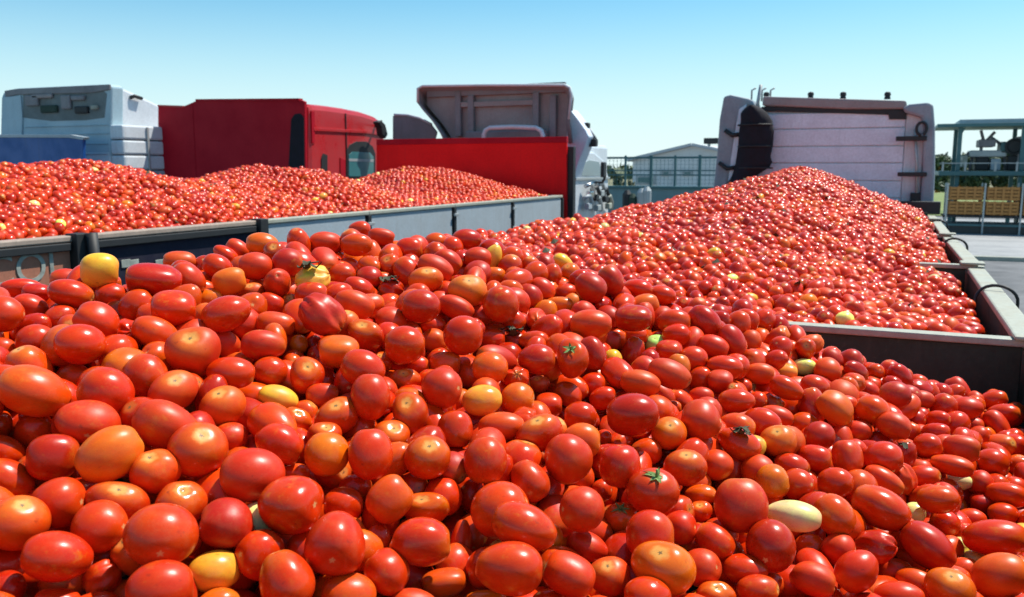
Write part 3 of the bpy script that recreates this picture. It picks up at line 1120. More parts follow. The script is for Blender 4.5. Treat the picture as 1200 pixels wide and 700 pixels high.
# ---- withered scraps of leaf lying on the near heap
def scraps(n, f, x0, x1, y0, y1, b):
    q = np.random.default_rng(4)
    xy = np.stack([q.uniform(x0, x1, n), q.uniform(y0, y1, n)], 1)
    z = f(np.c_[xy, np.zeros(n)]) + .028
    for (x, y), z_ in zip(xy, z):
        s_ = q.uniform(.02, .045); a = q.uniform(0, 6.28)
        u = Vector((math.cos(a), math.sin(a), q.uniform(-.1, .5))) * s_; w = Vector((-u.y, u.x, s_ * .3)) * .4
        c = Vector((x, y, z_)); b.quadsheet([[c - w * .4, c + w * .4], [c + u * .5 - w, c + u * .5 + w * .8 + Vector((0, 0, s_ * .3))], [c + u - w * .1, c + u + w * .1]])
def scrap(px_, py_, size, label, seed):
    q = np.random.default_rng(seed)
    best = None
    d = npray(np.array([px_]), np.array([py_]))[0]
    dist = np.linalg.norm(np.cross(NP_ - np.array(CAM), d / np.linalg.norm(d)), axis=1)
    cand = np.where((dist < NR) & (pd > .3))[0]
    k = cand[np.argmin(pd[cand])] if len(cand) else int(np.argmin(dist))
    c = Vector(NP_[k]) + Vector((0, -.35, .85)).normalized() * NR[k] * 1.0
    b = MB()
    for j in range(4):
        a = q.uniform(0, 6.28); u = Vector((math.cos(a), math.sin(a), q.uniform(-.2, .5))).normalized(); w = u.cross(Vector((0, 0, 1))).normalized()
        rows = []
        for t, wd in ((0, .1), (.3, .32), (.6, .28), (.85, .16), (1, .02)):
            cc = c + u * size * t + Vector((0, 0, .25 * size * math.sin(5 * t + j)))
            rows.append([cc - w * wd * size, cc + Vector((0, 0, -.1 * size)), cc + w * wd * size])
        b.quadsheet(rows)
    b.tube([c - Vector((size * .6, 0, 0)), c + Vector((0, 0, .1 * size)), c + Vector((size * .7, size * .3, .2 * size))], size * .06, 5)
    tag(b.build('leaf_scrap', M['dryleaf'], smooth=True, loc=c), label, 'leaf scrap')
scrap(607, 396, .030, 'dark withered leaf scrap in the middle of the near heap', 1)
scrap(1063, 526, .018, 'small black leaf scrap on the right slope of the near heap', 2)
scrap(455, 338, .026, 'shrivelled leaf scrap near the crest below the bright red board', 3)
scrap(878, 514, .022, 'olive leaf scrap right of centre below the black canvas roll', 4)
scrap(352, 330, .028, 'brown leaf scrap beside the yellow tomato near the crest', 5)

b = MB()
scraps(70, heap2, XL + .1, XR - .1, DIV[0] + .2, 10.5, b); scraps(60, heap3, LX0 + .6, LX1 - .1, 2.5, 11, b)
tag(b.build('plant_scraps', M['dryleaf'], loc=(0, 0, 0)), 'small withered bits of leaf and vine scattered over the farther heaps', 'plant scraps', kind='stuff')

# ================================================================== SETTING
def ground_mat(name, a, b_, scale, rough=.9):
    m, nt, b = mat_new(name)
    g = nt.nodes.new('ShaderNodeNewGeometry')
    n = noise(nt, g.outputs['Position'], scale, 8, .65)
    r = ramp(nt, .35, .7, (*a, 1), (*b_, 1)); nt.links.new(n.outputs[0], r.inputs[0])
    n2 = noise(nt, g.outputs['Position'], scale * 60, 3)
    v = ramp(nt, .3, .7, (.8, .8, .8, 1), (1.15, 1.15, 1.15, 1)); nt.links.new(n2.outputs[0], v.inputs[0])
    nt.links.new(mix(nt, 1.0, r.outputs[0], v.outputs[0], 'MULTIPLY'), b.inputs['Base Color'])
    b.inputs['Roughness'].default_value = rough
    bp = nt.nodes.new('ShaderNodeBump'); bp.inputs['Strength'].default_value = .3; bp.inputs['Distance'].default_value = .02
    nt.links.new(n2.outputs[0], bp.inputs['Height']); nt.links.new(bp.outputs[0], b.inputs['Normal'])
    return m
G_FIELD = ground_mat('dry_field', (.10, .11, .045), (.24, .21, .12), .05)
G_ASPH = ground_mat('asphalt', (.075, .077, .082), (.20, .20, .205), .55)
G_CONC = ground_mat('concrete', (.22, .225, .23), (.36, .36, .36), .5)
def sheet(name, pts, z, mat):
    b = MB(); b.bm.faces.new([b.bm.verts.new((x, y, z)) for x, y in pts])
    return tag(b.build(name, mat, loc=(0, 0, 0)), kind='structure')
sheet('ground', [(-1500, -1500), (1500, -1500), (1500, 1500), (-1500, 1500)], -.02, G_FIELD)
sheet('yard', [(-60, -30), (45, -30), (45, 62), (-60, 62)], 0, G_ASPH)
# the concrete apron in front of the crate rack, behind a low pale kerb
a0 = onZ(1105, 300, .12); a1 = onZ(1260, 305, .12)
dirv = (a1 - a0).normalized(); back = Vector((-dirv.y, dirv.x, 0))
k0, k1 = a0 - dirv * 6, a1 + dirv * 22
b = MB()
b.prism([(k0.x, k0.y, 0), (k1.x, k1.y, 0), (k1.x + back.x * .3, k1.y + back.y * .3, 0), (k0.x + back.x * .3, k0.y + back.y * .3, 0)], (0, 0, .14))
tag(b.build('kerb', M['rail'], loc=(0, 0, 0)), kind='structure')
p0, p1 = k0 + back * .3, k1 + back * .3
b = MB(); b.prism([(p0.x, p0.y, .004), (p1.x, p1.y, .004), (p1.x + back.x * 24, p1.y + back.y * 24, .004), (p0.x + back.x * 24, p0.y + back.y * 24, .004)], (0, 0, .10))
tag(b.build('pavement', G_CONC, loc=(0, 0, 0)), kind='structure')

def wheel(parent, x, y, side, r=.5, w=.3):
    """a road wheel with tyre, rim and hub; side is +1 or -1 (the outer face)"""
    b = MB(); b.disc((x, y, r), (side, 0, 0), [(-w / 2, r * .6), (-w / 2, r * .94), (-w * .38, r), (w * .38, r), (w / 2, r * .94), (w / 2, r * .6), (w * .3, r * .56)], 28)
    t = b.build('wheel', M['black'], parent, smooth=False, loc=(x, y, r), bevel=0) if False else b.build('wheel', M['black'], parent)
    b = MB(); b.disc((x, y, r), (side, 0, 0), [(-w * .2, r * .56), (w * .32, r * .58), (w * .34, r * .5), (w * .12, r * .42), (w * .10, r * .2), (w * .42, r * .18), (w * .44, .02)], 20)
    b.build('rim', M['galv'], t)
    return t


# ------------------------------------------------------------------ the trailer whose load fills the foreground
nt_ = empty('bulk_trailer', ((XL + XR) / 2, 5.4, 0), 'long open trailer with pale worn rims and dark green cross boards holding the nearest heap', 'trailer')
ZF = 1.30
XO = XR + .088
Y0, Y1 = -.55, 11.22
MB().box(XR + .012, XR + .06, Y0, Y1, ZF, RIM - .035).build('side_wall', M['green'], nt_, .006)
MB().box(XL - .06, XL - .012, Y0, Y1, ZF, RIM + .08).build('side_wall', M['green'], nt_, .006)
MB().box(XL - .09, XL - .002, Y0, Y1, RIM + .08, RIM + .15).build('top_rail', M['rail'], nt_, .012)
MB().box(XL - .06, XR + .06, Y0, Y1, ZF - .08, ZF - .003).build('floor', M['chassis'], nt_)
MB().box(XL - .01, XR + .01, Y0 - .05, Y0 - .003, ZF, RIM).build('tailgate', M['green'], nt_, .006)
MB().box(XL - .01, XR + .008, Y1 + .003, Y1 + .06, ZF, RIM + .03).build('headboard', M['green'], nt_, .006)
# the dark upper box of the headboard that shows right of the heap
h0, h1 = onY(1040, 236, Y1), onY(1102, 252, Y1)
MB().box(h0.x, h1.x, Y1 + .062, Y1 + .20, h1.z, h0.z).build('headboard_cap', M['black'], nt_, .01)
bays = [Y0] + list(DIV) + [Y1]
for i in range(len(bays) - 1):
    a, c = bays[i], bays[i + 1]
    j = (.012, -.010, .014, -.006, .008)[i]
    b = MB()
    b.prism([(XR + .002 + j, a + .06, RIM - .03), (XO + j, a + .06, RIM - .03), (XO + j, a + .06, RIM), (XR + .002 + j, a + .06, RIM)], (.0 - j * 1.4, c - a - .12, 0))
    b.build('top_rail', M['rail'], nt_, .008)
    b = MB(); b.box(XO - .035 , XO - .008, a + .05, c - .05, RIM - .12, RIM - .033); b.build('rail_flange', M['green'], nt_, .004)
for d in DIV:
    # a cross board: thick sheet with a folded pale cap and two ribs
    b = MB(); b.box(XL, XR, d - .014, d + .014, ZF, RIM - .012)
    dv = b.build('cross_board', M['green'], nt_, .004)
    b = MB(); b.box(XL + .002, XR + .06, d - .030, d + .030, RIM - .010, RIM + .014); b.build('cap', M['rail'], dv, .005)
    MB().box(XL + .01, XR - .01, d - .026, d - .0155, RIM - .30, RIM - .25).build('rib', M['green'], dv, .004)
    MB().box(XR - .03, XO + .004, d - .06, d + .06, RIM + .016, RIM + .03).build('corner_plate', M['rail'], nt_, .006)
# black hoops clamped over the right-hand rail
for (yy, w) in ((onX(1178, 345, XO).y, .030), (onX(1125, 283, XO).y, .035), (onX(1104, 262, XO).y, .035)):
    pts = []
    for k in range(13):
        t = math.pi * k / 12
        pts.append((XR + .055 - .085 * math.cos(t), yy + .02 * math.sin(t * 2), RIM - .05 + .075 * math.sin(t)))
    pts = [(pts[0][0], yy, RIM - .16)] + pts + [(pts[-1][0], yy, RIM - .30)]
    MB().tube(pts, w * .24, 8).build('hoop', M['black'], nt_, smooth=True)
for y in np.arange(Y0 + .4, Y1, .62):
    b = MB(); b.box(XR + .062, XR + .11, y - .04, y + .04, ZF, RIM - .13); b.build('stake', M['green'], nt_, .005)
    b = MB(); b.box(XL - .11, XL - .062, y - .04, y + .04, ZF, RIM + .07); b.build('stake', M['steel'], nt_, .005)
for x in (-1.25, -.35):
    MB().box(x - .06, x + .06, Y0 + .1, Y1 - .2, .85, ZF - .083).build('chassis_beam', M['chassis'], nt_)
for y in (1.0, 2.3, 3.6):
    for x, s in ((XL + .12, -1), (XR - .12, 1)): wheel(nt_, x, y, s, .5, .34)

# ------------------------------------------------------------------ a tractor unit's running gear, common to all lorries
def running_gear(root, xc, yb, length, width=2.4):
    for s in (-1, 1):
        MB().box(xc + s * .42 - .05, xc + s * .42 + .05, yb - 1.4, yb + length - .3, .62, .86).build('chassis_beam', M['chassis'], root)
        wheel(root, xc + s * (width / 2 - .17), yb + length * .62, s)
        wheel(root, xc + s * (width / 2 - .22), yb - .75, s, .5, .5)
def outline(pts, Y): return [onY(px, py, Y) for px, py in pts]
def lift(b, z=0): return b

# ------------------------------------------------------------------ white cab straight ahead (pulls the near trailer)
YD = 11.65
xl, xr = onY(843, 160, YD).x, onY(1096, 160, YD).x
ztop = onY(960, 128, YD).z
wc = empty('lorry_cab', ((xl + xr) / 2, YD + .9, 0), 'white lorry cab seen from behind with black canvas roll and brown roof deflector', 'lorry cab')
running_gear(wc, (xl + xr) / 2, YD, 2.3, xr - xl)
pl, pr = onY(862, 160, YD).x, onY(1083, 160, YD).x
b = MB(); b.box(pl, pr, YD + .02, YD + 2.2, 1.0, ztop); b.build('cab_shell', M['white'], wc, .05)
# back wall: horizontal pressed panels, each standing 12 mm proud of the joint
zz = ztop - .05; n = 0
back_l, back_r = onY(872, 160, YD).x, onY(1060, 160, YD).x
for k, hgt in enumerate((.20, .22, .21, .22, .21, .22, .24)):
    MB().box(back_l + .0, back_r, YD - .006, YD + .022, zz - hgt + .012, zz).build('back_panel', M['lilac'], wc, .008)
    zz -= hgt
MB().box(back_r + .006, pr, YD - .002, YD + .021, zz, ztop - .05).build('corner_panel', M['white'], wc, .008)
MB().box(pl, back_l - .006, YD - .002, YD + .021, zz, ztop - .05).build('corner_panel', M['white'], wc, .008)
# side fairings: curved wings standing outside the cab and reaching back
for s, pts in ((-1, [(848, 113), (856, 111), (880, 116), (884, 124), (870, 126), (862, 150), (858, 190), (852, 218), (850, 236), (838, 236), (836, 218), (840, 180), (843, 140)]),
               (1, [(1058, 126), (1066, 122), (1088, 120), (1094, 123), (1096, 150), (1096, 200), (1094, 240), (1078, 240), (1081, 200), (1082, 150), (1080, 138), (1060, 132)])):
    b = MB(); b.prism(outline(pts, YD - .12), (0, .75, 0))
    b.build('side_fairing', M['wing'], wc, .03)
b = MB()
pts = [(866, 128), (875, 122), (862, 200), (853, 214), (856, 190), (862, 150)]
b.prism(outline(pts, YD - .135), (0, .02, 0)); b.build('fairing_edge', M['lilac'], wc, .005)
# roof deflector beam, dark slot under it, marker lamps on top
u = outline([(894, 113), (1062, 118), (1064, 128), (990, 128), (893, 124)], YD - .05)
MB().prism(u, (0, .9, 0)).build('roof_deflector', M['beige'], wc, .02)
u = outline([(893, 125), (1066, 129), (1066, 134), (1050, 135), (890, 130)], YD - .02)
MB().prism(u, (0, .12, 0)).build('roof_slot', M['black'], wc)
u = outline([(1040, 129), (1062, 130), (1062, 140), (1042, 140)], YD - .03)
MB().prism(u, (0, .05, 0)).build('marker_plate', M['black'], wc)
for px_ in (898, 950, 988, 1040):
    c = onY(px_, 113.5, YD + .1)
    b = MB(); b.disc((c.x, c.y, c.z - .03), (0, 0, 1), [(0, .04), (.04, .03), (.045, .04), (.08, .034), (.09, .015)], 12)
    b.build('roof_lamp', M['black'], wc, smooth=False)
c0 = onY(889, 120, YD)
MB().tube([(c0.x, c0.y, c0.z - .25), (c0.x - .01, c0.y, c0.z), (c0.x + .02, c0.y, c0.z + .22)], .022, 8).build('aerial_stub', M['galv'], wc, smooth=True)
for px_ in (881, 893, 903):
    c = onY(px_, 108, YD + .2); MB().tube([(c.x, c.y, c.z - .12), (c.x, c.y, c.z + .02), (c.x + .05, c.y, c.z + .05)], .012, 6).build('air_horn', M['galv'], wc, smooth=True)
# hinges / brackets
for (x0, y0, x1, y1) in ((1050, 160, 1086, 165), (1052, 202, 1086, 207)):
    a, c = onY(x0, y0, YD - .14), onY(x1, y1, YD - .14)
    MB().box(a.x, c.x, YD - .15, YD - .08, c.z, a.z).build('bracket', M['black'], wc, .006)
for (x0, y0, x1, y1) in ((850, 152, 868, 157), (843, 190, 862, 196)):
    a, c = onY(x0, y0, YD - .14), onY(x1, y1, YD - .14)
    b = MB(); b.tube([(a.x, YD - .16, a.z - .01), ((a.x + c.x) / 2, YD - .17, c.z - .02), (c.x + .04, YD - .16, c.z)], .028, 8); b.build('bracket', M['black'], wc, smooth=True)
c = onY(1080, 151, YD - .16)
MB().tube([(c.x + .055 * math.cos(t * .4), c.y, c.z + .075 * math.sin(t * .4)) for t in range(-3, 13)], .018, 8).build('hose_loop', M['black'], wc, smooth=True)
MB().tube([(onY(1072, 152, YD - .1).x, YD - .08, onY(1072, 152, YD).z), (onY(1074, 190, YD).x, YD - .08, onY(1074, 190, YD).z), (onY(1074, 240, YD).x, YD - .08, onY(1074, 240, YD).z)], .018, 8).build('pipe', M['galv'], wc, smooth=True)
a, c = onY(1067, 226, YD - .1), onY(1086, 242, YD - .1)
MB().box(a.x, c.x, YD - .1, YD - .03, c.z, a.z).build('junction_box', M['black'], wc, .01)
u = [(pl + .12, YD + 2.2, ztop - .25), (pr - .12, YD + 2.2, ztop - .25), (pr - .12, YD + 2.23, ztop - 1.1), (pl + .12, YD + 2.23, ztop - 1.1)]
MB().prism(u, (0, .03, 0)).build('windscreen', M['glass'], wc)
for x in (pl - .004, pr + .004):
    MB().prism([(x, YD + 1.1, ztop - .35), (x, YD + 1.95, ztop - .4), (x, YD + 2.05, ztop - 1.05), (x, YD + 1.1, ztop - 1.05)], (.006 if x > 0 else -.006, 0, 0)).build('side_window', M['glass'], wc)
    MB().box(min(x, x * 1.0), x + (.012 if x > -.5 else -.012), YD + 1.02, YD + 2.12, 1.1, ztop - 1.12).build('door', M['white'], wc, .004)

# the roll of black canvas strapped to the back of the cab
tb = empty('canvas_roll', tuple(onY(880, 215, YD - .25)), 'black canvas bundle strapped upright on the left of the white cab back', 'canvas roll')
prof = [(229, 846, 884), (216, 855, 884), (205, 858, 888), (196, 861, 902), (190, 862, 905), (184, 863, 903), (170, 865, 906), (155, 866, 907), (142, 868, 905), (133, 868, 899), (128, 872, 893), (124, 877, 886)]
rows = []
for (py_, x0_, x1_) in prof:
    a, c = onY(x0_, py_, YD - .2), onY(x1_, py_, YD - .2)
    row = []
    for k in range(17):
        t = 2 * math.pi * k / 16
        w = (c.x - a.x) / 2; cx_ = (a.x + c.x) / 2
        fold = 1 + .06 * math.sin(5 * t + py_ * .02) + .03 * math.sin(9 * t)
        row.append((cx_ + w * math.cos(t) * (fold if abs(math.cos(t)) < .9 else 1), YD - .20 + .13 * math.sin(t) * fold, a.z))
    rows.append(row)
b = MB(); b.quadsheet(rows); bmesh.ops.remove_doubles(b.bm, verts=b.bm.verts, dist=1e-4); bmesh.ops.holes_fill(b.bm, edges=b.bm.edges)
o = b.build('canvas', M['cloth'], tb, smooth=True)
for py_ in (147, 172, 197):
    a, c = onY(866, py_, YD - .2), onY(904, py_, YD - .2)
    cx_, w = (a.x + c.x) / 2, (c.x - a.x) / 2 + .012
    MB().tube([(cx_ + w * math.cos(t * math.pi / 12), YD - .20 + .15 * math.sin(t * math.pi / 12), a.z) for t in range(24)], .010, 6, closed=True).build('strap', M['black'], tb, smooth=True)

# ------------------------------------------------------------------ trailer on the left
lt = empty('bulk_trailer', ((LX0 + LX1) / 2, 6.4, 0), 'second open trailer on the left, side panels brown, navy and blue-grey between dark posts', 'trailer')
def yat(px_, py_=262): return onX(px_, py_, LX1).y
px_posts = [-170, 82, 298, 427, 528, 597, 655]
ys = [yat(p) for p in px_posts]
YL0, YL1 = LY0, ys[-1]
mats = ['brown', 'brown', 'navy', 'steel', 'steel', 'steel', 'steel']
edges = [YL0] + [y for y in ys if y > YL0 + .3]
LIP = LRIM
for i in range(len(edges) - 1):
    a, c = edges[i], edges[i + 1]
    mid = onX(0, 0, LX1)
    pxm = project(np.array([[LX1, (a + c) / 2, 2.6]]))[0][0]
    mt = 'brown' if pxm < 82 else 'navy' if pxm < 300 else 'steel'
    lab = {'brown': 'brown-grey side panel with pale letters', 'navy': 'navy side panel with scuffed marks', 'steel': None}[mt]
    p = MB().box(LX1 + .002, LX1 + .045, a + .05, c - .05, ZF, LIP - .038).build('side_panel', M[mt], lt, .006, label=lab)
    MB().box(LX1 - .03, LX1 + .06, a + .0, c - .002, LIP - .036, LIP).build('top_rail', M['rail' if mt == 'steel' else 'railb'], lt, .008)
    if mt != 'steel':
        MB().box(LX1 + .047, LX1 + .075, a + .06, c - .06, LIP - .085, LIP - .040).build('lip', M['black'], lt, .005)
for y in edges[1:]:
    pxm = project(np.array([[LX1, y, 2.6]]))[0][0]
    dark = pxm < 320
    w = .045 if dark else .025
    MB().box(LX1 + .005, LX1 + (.10 if dark else .065), y - w, y + w, ZF, LIP + (.012 if dark else -.038)).build('side_post', M['black' if pxm < 640 else 'black'], lt, .006)
y82 = yat(82)
MB().tube([(LX1 + .12, y82 + .04, LIP + .012), (LX1 + .13, y82 + .05, LIP - .25), (LX1 + .13, y82 + .02, LIP - .5)], [.035, .03, .03], 8).build('latch_lever', M['black'], lt, smooth=True)
MB().box(LX1 + .055, LX1 + .075, y82 - .18, y82 - .12, LIP - .5, LIP - .26).build('latch_plate', M['rail'], lt, .004)
MB().box(LX1 + .055, LX1 + .075, y82 + .09, y82 + .13, LIP - .5, LIP - .24).build('latch_plate', M['rail'], lt, .004)
for y in (y82 + (yat(298) - y82) * .62,):       # a cross bar that shows at the rim
    MB().box(LX0, LX1 - .04, y - .02, y + .02, LIP - .1, LIP - .01).build('cross_bar', M['green'], lt, .004)
MB().box(LX0 - .05, LX0 - .003, YL0, YL1, ZF, LIP).build('side_panel', M['steel'], lt, .006)
MB().box(LX0, LX1 - .002, YL0 - .05, YL0 - .003, ZF, LIP).build('tailgate', M['steel'], lt, .006)
MB().box(LX0, LX1 - .002, YL1 - .1, YL1 - .05, ZF, LIP).build('end_wall', M['steel'], lt, .006)
MB().box(LX0, LX1, YL0, YL1, ZF - .08, ZF - .003).build('floor', M['chassis'], lt)
for x in (LX0 + .9, LX1 - .9):
    MB().box(x - .06, x + .06, YL0 + .1, YL1 + .4, .85, ZF - .083).build('chassis_beam', M['chassis'], lt)
for y in (2.6, 3.9, 5.2):
    for x, s in ((LX0 + .14, -1), (LX1 - .14, 1)): wheel(lt, x, y, s, .5, .34)
for y in edges[1:-1]:
    pxm = project(np.array([[LX1, y, 2.6]]))[0][0]
    if pxm > 320:
        for dz in (.10, .34):
            MB().box(LX1 + .066, LX1 + .085, y - .05, y + .05, LIP - dz - .03, LIP - dz).build('hinge', M['galv'], lt, .005)
# pale hand-painted lettering on the brown panel
def lettering(txt, size, y, z, x, parent):
    cu = bpy.data.curves.new('lettering', 'FONT'); cu.body = txt; cu.size = size; cu.extrude = .002
    o = bpy.data.objects.new('lettering', cu); COL.objects.link(o)
    dg = bpy.context.evaluated_depsgraph_get(); me = bpy.data.meshes.new_from_object(o.evaluated_get(dg))
    bpy.data.objects.remove(o)
    me.materials.clear(); me.materials.append(M['letter'])
    o = bpy.data.objects.new('lettering', me); COL.objects.link(o)
    o.parent = parent; o.location = Vector((x, y, z)) - wloc(parent); o.rotation_euler = (math.pi / 2, 0, math.pi / 2)
    return o
q = onX(-16, 338, LX1 + .05); lettering('COL', .24, q.y, q.z, LX1 + .049, lt)
q = onX(140, 312, LX1 + .05)
for px_, h_ in ((142, .05), (152, .07), (182, .09), (190, .10), (230, .10), (240, .12), (248, .11)):
    q = onX(px_, 305, LX1 + .05)
    MB().box(LX1 + .047, LX1 + .052, q.y, q.y + .07, q.z - h_, q.z).build('scuff_mark', M['letter'], lt, .002)

# the bright red board at the front of the left trailer
YC = YL1 + .12
u = outline([(441, 166), (664, 167), (664, 262), (441, 262)], YC)
rb = MB().prism([(p.x, p.y, p.z) for p in u], (0, .05, 0)).build('headboard', M['red'], lt, .008, label='bright red headboard at the trailer front')
a, c = onY(441, 163.5, YC - .01), onY(664, 166.5, YC - .01)
MB().box(a.x, c.x, YC - .012, YC + .058, c.z - .01, a.z).build('edge_trim', M['maroon'], rb, .004)
a = onY(656, 200, YC - .05); c = onY(669, 200, YC - .05)
MB().box(a.x + .06, c.x, YC + .055, YC + .16, 1.2, onY(660, 172, YC).z).build('corner_post', M['black'], lt, .006)

# ------------------------------------------------------------------ grey-faced cab behind the bright red board
YE = YC + .75
gc = empty('lorry_cab', (onY(580, 200, YE).x, YE + 1, 0), 'grey lorry cab with tall hollow roof fairing behind the bright red board', 'lorry cab')
xa, xb = onY(500, 170, YE).x, onY(672, 170, YE).x
running_gear(gc, (xa + xb) / 2, YE, 2.2, 2.5)
zc = onY(580, 168, YE).z
b = MB(); b.box(xa + .1, xb - .1, YE + .1, YE + 2.1, 1.0, zc); b.build('cab_shell', M['white'], gc, .06)
# hollow fairing: outer skin swept forward and down from a back rim, inner face recessed
rim = [(523, 168), (517, 156), (508, 142), (496, 128), (490, 120), (490, 104), (496, 101), (580, 100), (662, 100), (668, 103), (670, 112), (667, 140), (670, 168)]
rimP = outline(rim, YE - .25)
mid = sum((Vector(p) for p in rimP), Vector()) / len(rimP)
rows = []
for t, sc_, dy, dz in ((0, 1, 0, 0), (.3, .95, .45, -.01), (.6, .86, .95, -.10), (.85, .78, 1.4, -.30), (1, .70, 1.75, -.52)):
    rows.append([(mid.x + (p.x - mid.x) * sc_ - t * .55, p.y + dy, (zc + (p.z - zc) * (1 - .42 * t - .38 * t * t)) ) for p in rimP])
b = MB(); b.quadsheet(rows); f = b.build('roof_fairing', M['grey'], gc, smooth=True, solid=.035)
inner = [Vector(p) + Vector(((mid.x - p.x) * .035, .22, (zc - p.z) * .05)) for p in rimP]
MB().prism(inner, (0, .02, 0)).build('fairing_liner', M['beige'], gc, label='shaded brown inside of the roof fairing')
MB().tube([Vector(p) + Vector((0, -.01, 0)) for p in rimP[4:12]], .022, 8).build('fairing_rim', M['white'], gc, smooth=True)
for px_, top, bot in ((537, 108, 160), (552, 112, 158), (628, 108, 160), (648, 112, 164)):
    a, c = onY(px_ - 3, top, YE - .08), onY(px_ + 4, bot, YE - .08)
    MB().box(a.x, c.x, YE - .12, YE - .035, c.z, a.z).build('fairing_rib', M['grey'], gc, .01)
for (x0_, x1_, y0_, y1_) in ((500, 662, 103, 108), (536, 630, 120, 123)):
    a, c = onY(x0_, y0_, YE - .1), onY(x1_, y1_, YE - .1)
    MB().box(a.x, c.x, YE - .10, YE - .04, c.z, a.z).build('fairing_rail', M['beige' if y0_ > 110 else 'grey'], gc, .006)
pts = [onY(x_, y_, YE - .45) for x_, y_ in ((567, 176), (567, 158), (569, 153), (574, 150), (600, 149), (628, 150), (634, 153), (636, 158), (636, 178))]
MB().tube(pts, .036, 10).build('grab_rail', M['white'], gc, smooth=True)
a, c = onY(545, 154, YE - .2), onY(640, 175, YE - .2)
MB().box(a.x, c.x, YE - .2, YE - .12, c.z, a.z).build('back_panel', M['grey'], gc, .02)
# left wing fairing
u = outline([(460, 170), (460, 136), (466, 134), (492, 139), (506, 147), (512, 155), (508, 170)], YE + .35)
MB().prism(u, (0, .04, 0)).build('side_fairing', M['grey'], gc, .012)
u = [onY(x_, y_, YE + .33) for x_, y_ in ((462, 134.5), (478, 135), (492, 138.5), (506, 146))]
MB().tube(u, .02, 8).build('fairing_edge', M['white'], gc, smooth=True)
# right-hand side: extender, door, mirror arms, intake
u = outline([(668, 128), (676, 138), (686, 152), (690, 160), (684, 176), (678, 190), (672, 210), (668, 250), (664, 250), (664, 128)], YE - .05)
MB().prism(u, (0, .35, 0)).build('side_fairing', M['lilac'], gc, .02)
u = [onX(x_, y_, xb + .02) for x_, y_ in ((674, 188), (684, 178), (696, 178), (708, 188), (713, 206), (713, 262), (674, 262))]
MB().prism(u, (-.35, 0, 0)).build('door', M['white'], gc, .03)
u = [onX(x_, y_, xb + .03) for x_, y_ in ((680, 206), (682, 193), (690, 188), (702, 190), (707, 206))]
MB().prism(u, (-.02, 0, 0)).build('side_window', M['pane'], gc)
a, c = onX(674, 209, xb + .03), onX(714, 206, xb + .03)
MB().box(xb + .022, xb + .045, a.y, c.y, c.z - .06, c.z - .02).build('door_trim', M['galv'], gc, .004)
u = [onY(x_, y_, YE + .2) for x_, y_ in ((670, 146), (682, 147), (690, 152), (698, 164))]
MB().tube(u, .03, 8).build('mirror_arm', M['grey'], gc, smooth=True)
for (x0_, y0_, x1_, y1_) in ((680, 144, 690, 151), (688, 163, 699, 172), (669, 135, 675, 143)):
    a, c = onY(x0_, y0_, YE + .15), onY(x1_, y1_, YE + .15)
    MB().box(a.x, c.x, YE + .12, YE + .24, c.z, a.z).build('mirror', M['black'], gc, .02)
a = onX(707, 190, xb + .30); c = onX(713, 208, xb + .30)
MB().box(xb + .25, xb + .31, a.y, a.y + .16, c.z, a.z).build('mirror', M['black'], gc, .02)
MB().tube([onX(709, 208, xb + .28), onX(706, 214, xb + .2), onX(698, 214, xb + .02)], .02, 6).build('mirror_arm', M['black'], gc, smooth=True)
random.seed(3)
for (x0_, y0_, mt) in ((690, 222, 'chrome'), (697, 226, 'black'), (703, 221, 'galv'), (708, 228, 'black'), (699, 238, 'galv'), (688, 236, 'steel'), (712, 236, 'rail')):
    q = onX(x0_, y0_, xb + .09)
    MB().tube([q + Vector((0, -.16, .05)), q + Vector((.04, 0, .09)), q + Vector((.02, .18, -.02)), q + Vector((0, .22, -.14))], .035, 8).build('pipe', M[mt], gc, smooth=True)
    MB().box(q.x - .02, q.x + .06, q.y - .09, q.y + .09, q.z - .13, q.z - .03).build('fitting', M[mt], gc, .015)
u = [(xa + .22, YE + 2.1, zc - .2), (xb - .22, YE + 2.1, zc - .2), (xb - .22, YE + 2.12, zc - 1.0), (xa + .22, YE + 2.12, zc - 1.0)]
MB().prism(u, (0, .03, 0)).build('windscreen', M['glass'], gc)

# ------------------------------------------------------------------ dark red lorry
YB = 10.95
XB = onY(357, 150, YB).x
rc = empty('red_lorry', (onY(280, 150, YB).x, YB + 1.2, 0), 'dark red lorry with high maroon board behind a red cab with rounded roof', 'lorry')
xbl = onY(185, 150, YB).x
running_gear(rc, (xbl + XB) / 2, YB + .3, 2.4, 2.5)
u = outline([(185, 124), (214, 125), (228, 119), (234, 117.5), (350, 116.5), (357, 119), (358, 230), (185, 230)], YB)
bd = MB().prism(u, (0, .06, 0)).build('headboard', M['maroon'], rc, .012, label='tall maroon board stepped down at its left end')
u = outline([(184.5, 123), (214, 124), (214, 126), (184.5, 125)], YB - .02); MB().prism(u, (0, .1, 0)).build('edge_trim', M['redcab'], bd)
u = outline([(229, 116.3), (350, 115.3), (350, 118), (229, 119)], YB - .02); MB().prism(u, (0, .1, 0)).build('edge_trim', M['maroon'], bd)
for px_ in (224,):
    a = onY(px_, 122, YB - .02); MB().box(a.x - .012, a.x + .012, YB - .008, YB - .001, 2.2, a.z).build('seam', M['maroon'], bd, .003)
# black sheet on the board, standing in for the dark opening beside the cab
u = outline([(341, 140), (345, 134), (352, 133), (356, 138), (357, 215), (337, 215)], YB - .012)
MB().prism(u, (0, .008, 0)).build('dark_gap_sheet', M['cloth'], bd, .003)
